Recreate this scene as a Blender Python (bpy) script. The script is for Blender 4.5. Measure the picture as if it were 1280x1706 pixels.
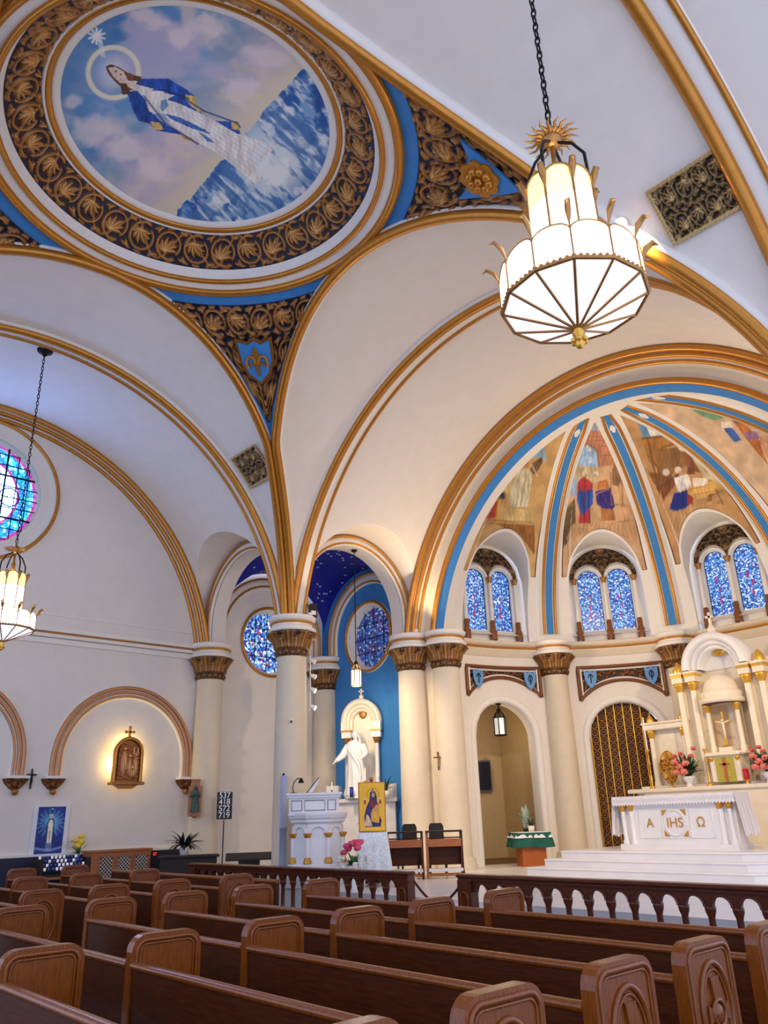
import bpy, math, random
import numpy as np
from mathutils import Vector, Matrix
random.seed(7); RNG=np.random.default_rng(7)
for o in list(bpy.data.objects): bpy.data.objects.remove(o)
scene=bpy.context.scene; COL=scene.collection
R=math.radians; PI=math.pi
# ------------------------------------------------------------------ camera
IW,IH,FPX=1280.,1706.,1305.3
CAM=np.array([9.235,-4.465,1.65])
def cam_axes(yaw,pitch,roll):
    f=np.array([math.sin(yaw)*math.cos(pitch),math.cos(yaw)*math.cos(pitch),math.sin(pitch)])
    r=np.array([math.cos(yaw),-math.sin(yaw),0.]); u=np.cross(r,f)
    return math.cos(roll)*r+math.sin(roll)*u, -math.sin(roll)*r+math.cos(roll)*u, f
CR,CU,CF=cam_axes(R(-47.948),R(21.225),R(-1.8375))
cd=bpy.data.cameras.new('camera'); cam=bpy.data.objects.new('camera',cd); COL.objects.link(cam)
cd.sensor_fit='HORIZONTAL'; cd.sensor_width=36; cd.lens=FPX/IW*36; cd.clip_start=.05; cd.clip_end=200
m=Matrix.Identity(4)
for i in range(3): m[i][0]=CR[i]; m[i][1]=CU[i]; m[i][2]=-CF[i]; m[i][3]=CAM[i]
cam.matrix_world=m; scene.camera=cam
# ------------------------------------------------------------------ world, exposure
wd=bpy.data.worlds.new('daylight'); scene.world=wd; wd.use_nodes=True
bg=wd.node_tree.nodes['Background']; bg.inputs[0].default_value=(.63,.71,1.,1); bg.inputs[1].default_value=1.5
vs=scene.view_settings; vs.view_transform='Standard'; vs.look='None'; vs.gamma=1; vs.use_curve_mapping=False
vs.exposure=0.2
def lamp(name,kind,loc,energy,color,size=.2,target=None,spot=None,blend=.6):
    l=bpy.data.lights.new(name,kind); l.energy=energy; l.color=color
    if kind in('POINT','SPOT'): l.shadow_soft_size=size
    if kind=='SPOT': l.spot_size=R(spot or 60); l.spot_blend=blend
    o=bpy.data.objects.new(name,l); COL.objects.link(o); o.location=loc
    if target is not None: o.rotation_euler=(Vector(target)-Vector(loc)).to_track_quat('-Z','Y').to_euler()
    return o
WARM=(1.,.76,.46); SOFT=(1.,.90,.74)
# ------------------------------------------------------------------ photo pixel -> direction (a pixel is only a direction)
def ray(p):
    p=np.atleast_2d(np.asarray(p,float)); return (p[:,:1]-IW/2)/FPX*CR-(p[:,1:]-IH/2)/FPX*CU+CF
def on_axis(i,v,p): d=ray(p); return d*((v-CAM[i])/d[:,i:i+1])+CAM
def to_px(P):
    P=np.asarray(P,float)-CAM; z=P@CF; return np.stack([IW/2+FPX*(P@CR)/z,IH/2-FPX*(P@CU)/z],-1)
# ------------------------------------------------------------------ materials
def lin(c): return tuple((x/12.92 if x<=.04045 else ((x+.055)/1.055)**2.4) for x in [k/255. for k in c[:3]])
def linA(a): a=np.asarray(a,float)/255.; return np.where(a<=.04045,a/12.92,((a+.055)/1.055)**2.4)
MATS={}
def M(name,rgb=(200,200,200),rough=.6,metal=0.,var=.06,scale=6.,bump=0.,emit=None,es=0.,stretch=None,spec=.5,alpha=None,trans=0.):
    if name in MATS: return MATS[name]
    mt=bpy.data.materials.new(name); mt.use_nodes=True; nt=mt.node_tree; b=nt.nodes['Principled BSDF']
    b.inputs['Roughness'].default_value=rough; b.inputs['Metallic'].default_value=metal; b.inputs['Specular IOR Level'].default_value=spec
    c=lin(rgb); tc=nt.nodes.new('ShaderNodeTexCoord'); mp=nt.nodes.new('ShaderNodeMapping'); nz=nt.nodes.new('ShaderNodeTexNoise'); rp=nt.nodes.new('ShaderNodeValToRGB')
    nt.links.new(tc.outputs['Object'],mp.inputs[0]); nt.links.new(mp.outputs[0],nz.inputs['Vector'])
    if stretch: mp.inputs['Scale'].default_value=stretch
    nz.inputs['Scale'].default_value=scale; nz.inputs['Detail'].default_value=5
    rp.color_ramp.elements[0].position=.3; rp.color_ramp.elements[1].position=.7
    rp.color_ramp.elements[0].color=(*[k*(1-var) for k in c],1); rp.color_ramp.elements[1].color=(*[min(1,k*(1+var)) for k in c],1)
    nt.links.new(nz.outputs['Fac'],rp.inputs[0]); nt.links.new(rp.outputs[0],b.inputs['Base Color'])
    if bump:
        bp=nt.nodes.new('ShaderNodeBump'); bp.inputs['Strength'].default_value=bump; bp.inputs['Distance'].default_value=.02
        nt.links.new(nz.outputs['Fac'],bp.inputs['Height']); nt.links.new(bp.outputs[0],b.inputs['Normal'])
    if emit: b.inputs['Emission Color'].default_value=(*lin(emit),1); b.inputs['Emission Strength'].default_value=es
    if trans: b.inputs['Transmission Weight'].default_value=trans
    MATS[name]=mt; return mt
def MV(name,rough=.7,metal=0.,bump=0.,es=0.):
    """material whose colour is the 'Col' attribute painted per vertex"""
    if name in MATS: return MATS[name]
    mt=bpy.data.materials.new(name); mt.use_nodes=True; nt=mt.node_tree; b=nt.nodes['Principled BSDF']
    a=nt.nodes.new('ShaderNodeAttribute'); a.attribute_name='Col'; nt.links.new(a.outputs['Color'],b.inputs['Base Color'])
    b.inputs['Roughness'].default_value=rough; b.inputs['Metallic'].default_value=metal
    if bump:
        nz=nt.nodes.new('ShaderNodeTexNoise'); nz.inputs['Scale'].default_value=60; bp=nt.nodes.new('ShaderNodeBump'); bp.inputs['Strength'].default_value=bump; bp.inputs['Distance'].default_value=.01
        nt.links.new(nz.outputs['Fac'],bp.inputs['Height']); nt.links.new(bp.outputs[0],b.inputs['Normal'])
    if es: nt.links.new(a.outputs['Color'],b.inputs['Emission Color']); b.inputs['Emission Strength'].default_value=es
    MATS[name]=mt; return mt
def MG(name,stops,scale,es,lead=.04):
    """leaded glass: one colour for each voronoi piece, dark came between, daylight behind it"""
    mt=bpy.data.materials.new(name); mt.use_nodes=True; nt=mt.node_tree; b=nt.nodes['Principled BSDF']; N=nt.nodes.new; L=nt.links.new
    tc=N('ShaderNodeTexCoord'); v=N('ShaderNodeTexVoronoi'); v.inputs['Scale'].default_value=scale; e=N('ShaderNodeTexVoronoi'); e.feature='DISTANCE_TO_EDGE'; e.inputs['Scale'].default_value=scale
    L(tc.outputs['Object'],v.inputs['Vector']); L(tc.outputs['Object'],e.inputs['Vector'])
    sp=N('ShaderNodeSeparateColor'); L(v.outputs['Color'],sp.inputs[0]); rp=N('ShaderNodeValToRGB'); rp.color_ramp.interpolation='CONSTANT'
    el=rp.color_ramp.elements
    while len(el)<len(stops): el.new(.5)
    for k,(p,c) in enumerate(stops): el[k].position=p; el[k].color=(*lin(c),1)
    L(sp.outputs[0],rp.inputs[0]); gt=N('ShaderNodeMath'); gt.operation='GREATER_THAN'; gt.inputs[1].default_value=lead; L(e.outputs['Distance'],gt.inputs[0])
    mx=N('ShaderNodeMix'); mx.data_type='RGBA'; L(gt.outputs[0],mx.inputs[0]); mx.inputs[6].default_value=(.01,.012,.02,1); L(rp.outputs[0],mx.inputs[7])
    L(mx.outputs[2],b.inputs['Emission Color']); b.inputs['Emission Strength'].default_value=es; b.inputs['Base Color'].default_value=(.05,.06,.1,1); b.inputs['Roughness'].default_value=.25
    MATS[name]=mt; return mt
WALL=M('warm_white_plaster',(232,224,214),.75,var=.025,scale=3,bump=.03)
WHITE=M('white_plaster_moulding',(238,233,224),.6,var=.02)
CREAM=M('cream_stone',(222,208,184),.6,var=.03,scale=4)
GOLD=M('gilded_moulding',(196,132,50),.32,.55,var=.08,scale=9)
GOLDB=M('bright_gold_leaf',(232,180,72),.3,.6,var=.08,scale=20)
BRONZE=M('dark_bronze_gilt',(166,112,54),.4,.5,var=.15,scale=20)
BLUE=M('blue_paint',(58,132,200),.7,var=.05,scale=5)
NAVY=M('night_blue_paint',(12,22,150),.7,var=.1,scale=3)
WOOD=M('dark_walnut_wood',(78,36,13),.40,var=.30,scale=7,stretch=(1,9,9),bump=.05,spec=.2)
WOODP=M('oak_end_wood',(128,66,17),.24,var=.22,scale=9,stretch=(9,9,1.3),bump=.05)
RAILW=M('red_mahogany_wood',(92,42,22),.25,var=.25,scale=7,stretch=(1,9,9))
WOODL=M('honey_wood',(168,98,48),.35,var=.2,scale=8,stretch=(1,8,8))
WOODD=M('black_brown_wood',(36,21,18),.6,var=.2,scale=8)
MARB=M('white_marble',(238,236,236),.3,var=.035,scale=2.5)
MARBC=M('cream_marble',(240,228,206),.32,var=.05,scale=3)
IRON=M('black_iron',(24,24,28),.45,.6,var=.1)
LINEN=M('white_linen',(240,238,240),.85,var=.03,scale=20,bump=.1)
NAVYP=M('navy_wainscot_paint',(22,24,52),.5,var=.1)
# ------------------------------------------------------------------ mesh builder
class MB:
    def __init__(s): s.v=[]; s.f=[]; s.c=[]; s.n=0; s.smooth=[]
    def add(s,v,f,col=None,smooth=False):
        v=np.asarray(v,float).reshape(-1,3); s.v.append(v)
        s.f+= [tuple(int(i)+s.n for i in q) for q in f]; s.smooth+=[smooth]*len(f)
        s.c.append(np.ones((len(v),3))*.5 if col is None else np.broadcast_to(np.asarray(col,float).reshape(-1,3),(len(v),3)))
        s.n+=len(v); return s
    def grid(s,P,wu=False,wv=False,col=None,smooth=True,flip=False):
        P=np.asarray(P,float); nu,nv=P.shape[:2]; f=[]
        for i in range(nu if wu else nu-1):
            for j in range(nv if wv else nv-1):
                a,b,c,d=i*nv+j,((i+1)%nu)*nv+j,((i+1)%nu)*nv+(j+1)%nv,i*nv+(j+1)%nv
                f.append((a,d,c,b) if flip else (a,b,c,d))
        return s.add(P.reshape(-1,3),f,None if col is None else np.asarray(col).reshape(-1,3),smooth)
    def box(s,c,d,rz=0.,bev=0.):
        x,y,z=[k/2 for k in d]
        if bev:
            b=min(bev,x,y,z)*.999
            V=[];F=[]
            ring=[(-x+b,-y),(x-b,-y),(x,-y+b),(x,y-b),(x-b,y),(-x+b,y),(-x,y-b),(-x,-y+b)]
            ins=[(k*(x-b)/x,l*(y-b)/y) for k,l in ring]
            for rr,zz in((ins,-z),(ring,-z+b),(ring,z-b),(ins,z)): V+=[(p,q,zz) for p,q in rr]
            for k in range(3):
                for i in range(8): F.append((k*8+i,k*8+(i+1)%8,k*8+8+(i+1)%8,k*8+8+i))
            F+= [tuple(range(7,-1,-1)),tuple(range(24,32))]
        else:
            V=[(sx*x,sy*y,sz*z) for sz in(-1,1) for sx,sy in((-1,-1),(1,-1),(1,1),(-1,1))]
            F=[(3,2,1,0),(4,5,6,7),(0,1,5,4),(1,2,6,5),(2,3,7,6),(3,0,4,7)]
        V=np.array(V); ca,sa=math.cos(rz),math.sin(rz)
        V=np.c_[V[:,0]*ca-V[:,1]*sa,V[:,0]*sa+V[:,1]*ca,V[:,2]]+np.asarray(c,float)
        return s.add(V,F)
    def lathe(s,prof,n=24,c=(0,0,0),a0=0.,a1=2*PI,smooth=True,sx=1.,sy=1.):
        full=abs(a1-a0-2*PI)<1e-6; an=np.linspace(a0,a1,n+(0 if full else 1),endpoint=not full)
        p=np.asarray(prof,float); P=np.stack([np.cos(an)[:,None]*p[:,0]*sx+c[0],np.sin(an)[:,None]*p[:,0]*sy+c[1],np.ones(len(an))[:,None]*p[:,1]+c[2]],-1)
        return s.grid(P,wu=full,smooth=smooth)
    def tube(s,pts,r,n=8,closed=False,flat=1.,cap=True):
        p=np.asarray(pts,float); k=len(p); rr=np.broadcast_to(np.asarray(r,float),(k,))
        t=np.roll(p,-1,0)-np.roll(p,1,0) if closed else np.gradient(p,axis=0)
        t/=np.linalg.norm(t,axis=1)[:,None]+1e-12
        ref=np.array([0,0,1.]) if abs(t[0,2])<.9 else np.array([1.,0,0]); nv=np.cross(t[0],ref); nv/=np.linalg.norm(nv); P=[]
        an=np.linspace(0,2*PI,n,endpoint=False)
        for i in range(k):
            nv=nv-t[i]*(nv@t[i]); nv/=np.linalg.norm(nv)+1e-12; b=np.cross(t[i],nv)
            P.append(p[i]+rr[i]*(np.cos(an)[:,None]*nv+flat*np.sin(an)[:,None]*b))
        s.grid(np.array(P),wu=closed,wv=True)
        if cap and not closed:
            for e in (0,k-1):
                s.add(np.array(P[e]),[tuple(range(n)) if e else tuple(range(n-1,-1,-1))])
        return s
    def prism(s,poly,o,a,b,h):
        """polygon (list of 2-vectors) in plane o+a*u+b*v, extruded by vector h"""
        o,a,b,h=[np.asarray(k,float) for k in(o,a,b,h)]; q=np.asarray(poly,float); n=len(q)
        B=o+q[:,:1]*a+q[:,1:]*b; V=np.r_[B,B+h]
        return s.add(V,[tuple(range(n-1,-1,-1)),tuple(range(n,2*n))]+[(i,(i+1)%n,n+(i+1)%n,n+i) for i in range(n)])
    def ball(s,c,r,n=10,sx=1,sy=1,sz=1):
        t=np.linspace(-PI/2,PI/2,n//2+2); prof=np.c_[np.cos(t),np.sin(t)]*r
        P=np.stack([np.cos(np.linspace(0,2*PI,n,endpoint=False))[:,None]*prof[:,0]*sx+c[0],np.sin(np.linspace(0,2*PI,n,endpoint=False))[:,None]*prof[:,0]*sy+c[1],np.ones(n)[:,None]*prof[:,1]*sz+c[2]],-1)
        return s.grid(P,wu=True)
    def mesh(s,name,mat):
        me=bpy.data.meshes.new(name); V=np.concatenate(s.v) if s.v else np.zeros((0,3))
        me.from_pydata(V.tolist(),[],s.f); me.materials.append(mat)
        me.polygons.foreach_set('use_smooth',s.smooth)
        if any(c is not None and len(c) and not np.allclose(c,.5) for c in s.c):
            C=np.concatenate(s.c); at=me.color_attributes.new('Col','FLOAT_COLOR','POINT'); at.data.foreach_set('color',np.c_[C,np.ones(len(C))].ravel().astype(np.float32))
        me.validate(); me.update(); return me
    def build(s,name,mat,parent=None,kind=None,label=None,cat=None,group=None):
        o=bpy.data.objects.new(name,s.mesh(name,mat)); COL.objects.link(o)
        if parent is not None: o.parent=parent
        return tag(o,label,cat,group,kind)
def tag(o,label=None,cat=None,group=None,kind=None):
    if label: o['label']=label
    if cat: o['category']=cat
    if group: o['group']=group
    if kind: o['kind']=kind
    return o
def thing(name,label,cat,loc=(0,0,0),rz=0.,group=None):
    o=bpy.data.objects.new(name,None); COL.objects.link(o); o.location=loc; o.rotation_euler=(0,0,rz); o.empty_display_size=.2
    return tag(o,label,cat,group)
def place(me,name,parent,loc=(0,0,0),rz=0.,scale=None):
    o=bpy.data.objects.new(name,me); COL.objects.link(o); o.parent=parent; o.location=loc; o.rotation_euler=(0,0,rz)
    if scale: o.scale=scale
    return o
def copy_tree(o,parent=None,label=None,group=None,loc=None,rz=None):
    c=o.copy(); COL.objects.link(c); c.parent=parent
    if label: c['label']=label
    if group: c['group']=group
    if loc is not None: c.location=loc
    if rz is not None: c.rotation_euler=(0,0,rz)
    for ch in [x for x in bpy.data.objects if x.parent is o]: copy_tree(ch,c)
    return c
def S(txt): return np.array([[float(k) for k in p.split(',')] for p in txt.split()])
# ------------------------------------------------------------------ value noise, polygon painter, carved relief
def vnoise(x,y,seed=0):
    xi,yi=np.floor(x).astype(int),np.floor(y).astype(int); fx,fy=x-xi,y-yi; fx=fx*fx*(3-2*fx); fy=fy*fy*(3-2*fy)
    def h(a,b): n=(a*374761393+b*668265263+seed*69069)&0x7fffffff; n=((n^(n>>13))*1274126177)&0x7fffffff; return ((n^(n>>16))&0xffff)/65535.
    return (h(xi,yi)*(1-fx)+h(xi+1,yi)*fx)*(1-fy)+(h(xi,yi+1)*(1-fx)+h(xi+1,yi+1)*fx)*fy
def fbm(x,y,seed=0,o=4): return sum(vnoise(x*2**k,y*2**k,seed+k)*.5**k for k in range(o))/sum(.5**k for k in range(o))
def inside(P,poly):
    x,y=P[:,0],P[:,1]; c=np.zeros(len(P),bool); n=len(poly)
    for i in range(n):
        x0,y0=poly[i]; x1,y1=poly[(i+1)%n]
        if y0==y1: continue
        t=((y0>y)!=(y1>y))&(x<(x1-x0)*(y-y0)/(y1-y0)+x0); c^=t
    return c
def smooth(a,lo,hi): t=np.clip((a-lo)/(hi-lo),0,1); return t*t*(3-2*t)
def mixc(c,d,w): w=np.asarray(w)[:,None]; return c*(1-w)+np.asarray(d,float)*w
def fillp(c,P,txt,col,shade=0.,seed=0,fs=.06):
    poly=S(txt) if isinstance(txt,str) else txt; k=inside(P,poly); col=np.asarray(col,float)
    if k.any():
        q=P[k]; s=1+shade*((fbm(q[:,0]*fs*2.2,q[:,1]*fs,seed)-.5)*1.6+.16*np.sin(q[:,0]*fs*16+np.sin(q[:,1]*fs*3)*2)); c[k]=np.clip(col*s[:,None],0,255)
    return c
def dots(c,P,x,y,r,col,soft=.5,ry=None):
    d=np.hypot((P[:,0]-x)/r,(P[:,1]-y)/(ry or r)); return mixc(c,col,1-smooth(d,soft,1.))
def segd(P,a,b):
    d=b-a; t=np.clip(((P-a)@d)/(d@d+1e-9),0,1); return np.linalg.norm(P-a-t[:,None]*d,axis=1)
def make_scroll(nu=150,nv=100):
    """height map of one period of a carved acanthus scroll: curling stems, veined fan leaves, small corner leaves"""
    u,v=np.meshgrid((np.arange(nu)+.5)/nu*1.5,(np.arange(nv)+.5)/nv,indexing='ij'); P=np.c_[u.ravel(),v.ravel()]; h=np.zeros(len(P))
    def stroke(pts,w,hh=1.,vein=False):
        nonlocal h
        pts=np.asarray(pts,float); w=np.broadcast_to(w,(len(pts),))
        for du in(-1.5,0,1.5):
            for i in range(len(pts)-1):
                a,b=pts[i]+[du,0],pts[i+1]+[du,0]
                if max(a[0],b[0])<-.2 or min(a[0],b[0])>1.7: continue
                d_=b-a; t=np.clip(((P-a)@d_)/(d_@d_+1e-9),0,1); d=np.linalg.norm(P-a-t[:,None]*d_,axis=1); ww=w[i]+(w[i+1]-w[i])*t; x=np.clip(1-d/np.maximum(ww,1e-4),0,1)
                h=np.maximum(h,hh*(np.sqrt(x)*.75+.25*(x>.82) if vein else np.sqrt(x)))
    for cx,sg in((.375,1),(1.125,-1)):
        c=np.array([cx,.5])
        t=np.linspace(0,1.85*PI,30); rr=.405-.045*t/PI; a=(-PI*.62+t)*1.; stroke(np.c_[c[0]+rr*np.cos(a)*.88,c[1]+sg*rr*np.sin(a)],np.linspace(.05,.036,30),.72)
        base=c+np.array([.10,-.20*sg])
        for k,(an,L) in enumerate(((2.75,.30),(2.3,.37),(1.85,.42),(1.4,.40),(.95,.33),(.4,.24))):
            q=np.linspace(0,1,6); bend=an+(q-.3)*.35; stroke(np.c_[base[0]+L*q*np.cos(bend),base[1]+sg*L*q*np.sin(bend)],.015+.062*np.sin(PI*np.clip(q*.85+.12,0,1)),1.,True)
        stroke([base,base+[.02,.02*sg]],.06,.95)
        for k,(px,py,an) in enumerate(((-.34,.36,.2),(-.30,.42,.9),(.30,.40,2.6),(.34,.33,2.1),(-.36,-.36,.2),(.36,-.36,2.9),(-.02,-.46,.1),(.02,.46,3.))):
            q=np.linspace(0,1,5); L=.17; p0=c+np.array([px,py*sg]); bend=an+(q-.5)*.7; stroke(np.c_[p0[0]+L*(q-.5)*np.cos(bend),p0[1]+sg*L*(q-.5)*np.sin(bend)],.012+.042*np.sin(PI*np.clip(q*.9+.05,0,1)),.85,True)
    q=np.linspace(0,1.5,60); stroke(np.c_[q,.5+.44*np.cos(q/1.5*2*PI+.35)],.035,.62)
    return h.reshape(nu,nv)
SCROLL=make_scroll()
def relief(u,v):
    """height 0..1 at u (in band widths along) and v (0..1 across)"""
    nu,nv=SCROLL.shape; x=(u/1.5*nu)%nu; y=np.clip(v*nv-.5,0,nv-1.001); i=x.astype(int)%nu; j=y.astype(int); fx,fy=x-np.floor(x),y-j; i2=(i+1)%nu; j2=np.minimum(j+1,nv-1)
    return (SCROLL[i,j]*(1-fx)+SCROLL[i2,j]*fx)*(1-fy)+(SCROLL[i,j2]*(1-fx)+SCROLL[i2,j2]*fx)*fy
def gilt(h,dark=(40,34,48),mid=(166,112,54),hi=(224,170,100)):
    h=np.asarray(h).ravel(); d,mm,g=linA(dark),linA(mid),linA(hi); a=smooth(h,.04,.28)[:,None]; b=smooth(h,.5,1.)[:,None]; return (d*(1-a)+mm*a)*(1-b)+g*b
def ln(c,P,txt,col,w,al=.8):
    q=S(txt) if isinstance(txt,str) else txt
    for i in range(len(q)-1): c=mixc(c,col,(1-smooth(segd(P,q[i],q[i+1]),w*.4,w))*al)
    return c
CARVED=MV('carved_gilded_relief',.42,.35,.1); PAINT=MV('painted_plaster',.75); PRINT=MV('printed_panel',.5)
# ================================================================== STRUCTURE
def struct(mb,name,mat,label,cat): return mb.build(name,mat,None,'structure',label,cat)
A=6.37; ZC=5.28; ZS=6.23; RB2=A*A; SR2=9.69**2; SZ=2.57; RING=3.38; ZR=11.65; WX=-10.42; WY=10.45; CHZ=.38
FLOOR=M('dark_floor_tile',(70,58,54),.4,var=.12,scale=3)
mb=MB(); mb.grid(np.array([[(x,y,0) for y in(-11,6.2)] for x in(WX,10.6)]),smooth=False); struct(mb,'floor',FLOOR,'dark tiled nave floor under the wooden pews','floor')
mb=MB(); mb.box((-.0,11.7,CHZ/2),(20.84,11.4,CHZ)); mb.box((0,5.75,CHZ/2),(14.8,.5,CHZ)); mb.box((0,5.38,CHZ/3),(1.9,.3,CHZ*2/3)); mb.box((0,5.1,CHZ/6),(1.9,.3,CHZ/3))
struct(mb,'floor',MARB,'white marble sanctuary platform with two steps at the rail gate','floor')
# ---- barrel vaults (circle of radius A about ZC) cut by the crossing sphere and by the chapel lunettes
def TK(k):
    c,s=[(1,0),(0,1),(-1,0),(0,-1)][k]
    return lambda P:(lambda P:np.stack([P[...,0]*c-P[...,1]*s,P[...,0]*s+P[...,1]*c,P[...,2]],-1))(np.asarray(P,float))
LC,LZ,LR,LO=8.45,6.8,2.02,1.72
def z_edge(s): return (SR2-RB2+ZC*ZC-SZ*SZ-s*s)/(2*(ZC-SZ))
def t_edge(s): s=np.maximum(np.asarray(s,float),RING); return np.sqrt(np.maximum(RB2-(z_edge(s)-ZC)**2,0))
def t_lim(s,off=0.): return np.minimum(t_edge(s),np.asarray(s,float)-off)
def barrel(k,s_end,lun,label):
    T=TK(k); mb=MB(); ss=np.r_[RING+np.linspace(0,1,26)**1.6*(6.39-RING),np.linspace(6.39,s_end,70)[1:]] if s_end>6.5 else None
    for sg in(-1,1):
        P=[]
        for s in ss:
            zl=ZC+math.sqrt(max(RB2-float(t_lim(s))**2,0)) if s<6.39 else ZS
            if s>=6.39 and sg in lun and abs(s-LC)<LR: zl=max(zl,LZ+math.sqrt(LR*LR-(s-LC)**2))
            th=np.linspace(0,math.acos(np.clip((max(zl,ZS-.0)-ZC)/A,-1,1)),30)
            P.append(np.stack([np.full(30,s),sg*A*np.sin(th),ZC+A*np.cos(th)],-1))
        mb.grid(T(np.array(P)),flip=sg>0)
        if sg in lun:
            ang=np.linspace(0,PI,41); sl=LC-LR*np.cos(ang); zl=LZ+LR*np.sin(ang); tb=np.sqrt(np.maximum(RB2-(zl-ZC)**2,0))
            mb.grid(T(np.stack([np.stack([sl,sg*(tb+(A+.02-tb)*w),zl],-1) for w in np.linspace(0,1,5)])),flip=sg<0)
            ro=np.array([LO,LR]); an=ang
            mb.grid(T(np.array([[(LC-r*math.cos(a),sg*(A+.02),LZ+r*math.sin(a)) for a in an] for r in ro])),smooth=False)
            # soffit of the opening and its jambs down to the capitals
            a2=[(LC-LO,ZS)]+[(LC-LO*math.cos(a),LZ+LO*math.sin(a)) for a in an]+[(LC+LO,ZS)]
            mb.grid(T(np.array([[(s,sg*t,z) for s,z in a2] for t in(A+.02,A+.45)])))
            for e in(-1,1): mb.grid(T(np.array([[(LC+e*r,sg*(A+.02),z) for z in(ZS,LZ)] for r in(LO,LR)])),smooth=False)
    struct(mb,'ceiling',WALL,label,'vault')
barrel(2,-WX,{-1},'plain white barrel vault of the transept below the round blue window')
barrel(1,WY,{1},'plain cream barrel vault over the sanctuary in front of the apse')
barrel(0,11.0,set(),'white barrel vault at upper right above the large chandelier')
barrel(3,11.0,set(),'white barrel vault of the nave behind the ceiling medallion')
# ---- pendentives
def quad(q): return TK(q)
PHI=np.r_[np.linspace(.02,.35,14),np.linspace(.35,PI/2-.35,26)[1:-1],np.linspace(PI/2-.35,PI/2-.02,14)]
def sph_z(r): return SZ+np.sqrt(SR2-r*r)
def rho_end(phi,off=0.,r0=RING):
    r=np.linspace(r0,9.12,900); x,y=r*math.cos(phi),r*math.sin(phi)
    g=np.minimum(np.where(x>RING,y-t_edge(x),y)-off,np.where(y>RING,x-t_edge(y),x)-off)
    bad=np.where(g<0)[0]; return r[bad[0]] if len(bad) else r[-1]
def pend(q):
    T=quad(q); mb=MB(); P=[]
    for ph in PHI:
        r=np.linspace(RING,rho_end(ph)+.03,30); P.append(np.stack([r*math.cos(ph),r*math.sin(ph),sph_z(r)],-1))
    mb.grid(T(np.array(P)),flip=True); return mb
def relief_panel(q):
    T=quad(q); ok=[p for p in np.linspace(.05,PI/2-.05,200) if rho_end(p,.40,RING+.24)>RING+.30]
    P=[];Hh=[]
    for ph in ok:
        r=np.linspace(RING+.24,rho_end(ph,.40,RING+.24),110); w=(ph-PI/4)*(r+.4)/.72; v=((r-RING-.24)/.72)
        h=relief(np.where(v.astype(int)%2,w+.7,w),v%1.); e=np.minimum(smooth(np.arange(110)/109.,0,.03),smooth(1-np.arange(110)/109.,0,.03)); h=np.maximum(h*e,.0)
        z=sph_z(r); Q=np.stack([r*math.cos(ph),r*math.sin(ph),z],-1); n=-(Q-[0,0,SZ]); n/=np.linalg.norm(n,axis=1)[:,None]
        P.append(Q+n*(.015+.09*h)[:,None]); Hh.append(h)
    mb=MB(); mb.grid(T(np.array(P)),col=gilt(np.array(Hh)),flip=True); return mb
def tang(q,ph,r):
    T=quad(q); p=np.array([r*math.cos(ph),r*math.sin(ph),float(sph_z(r))]); n=-(p-[0,0,SZ]); n/=np.linalg.norm(n)
    e=np.array([-math.sin(ph),math.cos(ph),0.]); d=np.cross(n,e); d=d if d[2]<0 else -d
    return [T(k) for k in(p,n,e,d)]
SHIELD=S('-.5,-.62 -.2,-.5 0,-.64 .2,-.5 .5,-.62 .46,.1 .3,.5 0,.8 -.3,.5 -.46,.1')
def fleur(mb,p,e,d,n,s):
    mb.prism(S('0,-.5 .1,-.25 .07,.0 .05,.5 0,.62 -.05,.5 -.07,.0 -.1,-.25')*s,p,e,d,n*.05)
    for g in(-1,1):
        t=np.linspace(0,PI*1.25,10); mb.tube([p+n*.03+e*s*g*(.2-.15*math.cos(a))*1.+d*s*(.12-.26*math.sin(a)) for a in t],.05*s,6)
    mb.prism(S('-.25,.1 .25,.1 .25,.18 -.25,.18')*s,p,e,d,n*.055)
labs={0:'carved gilt pendentive with a rosette on a blue kite beside the large chandelier',1:'carved gilt pendentive with a blue fleur-de-lis shield above the corner pillar',2:'carved gilt pendentive at far left below the medallion edge',3:'carved gilt pendentive hidden behind the medallion top edge'}
for q in range(4):
    base=pend(q).build('pendentive',BLUE,None,'structure',labs[q],'pendentive')
    relief_panel(q).build('carved_panel',CARVED,base)
    p,n,e,d=tang(q,PI/4,4.72 if q!=0 else 4.62)
    if q==1:
        b=MB(); b.prism(SHIELD*.80,p+n*.1,e,d,n*.05); b.build('shield_rim',BRONZE,base)
        b=MB(); b.prism(SHIELD*.68,p+n*.1,e,d,n*.08); b.build('shield',BLUE,base)
        b=MB(); fleur(b,p+n*.17,e,d,n,.64); b.build('fleur_de_lis',GOLD,base)
    if q==0:
        b=MB(); b.prism(S('-.85,-.5 -.45,-.3 0,-.42 .45,-.3 .85,-.5 .55,.05 .3,.5 0,.95 -.3,.5 -.55,.05')*.72,p+n*.1,e,d,n*.04); b.build('kite_field',BLUE,base)
        b=MB(); t=np.linspace(0,2*PI,49)[:-1]; rr=.30+.05*np.abs(np.sin(t*4)); b.prism(np.c_[rr*np.cos(t),rr*np.sin(t)],p+n*.13,e,d,n*.05)
        for k in range(8): a=k*PI/4; b.ball(p+n*.18+e*.17*math.cos(a)+d*.17*math.sin(a),.08,8)
        b.ball(p+n*.2,.08,8); b.build('rosette',GOLD,base)
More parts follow.
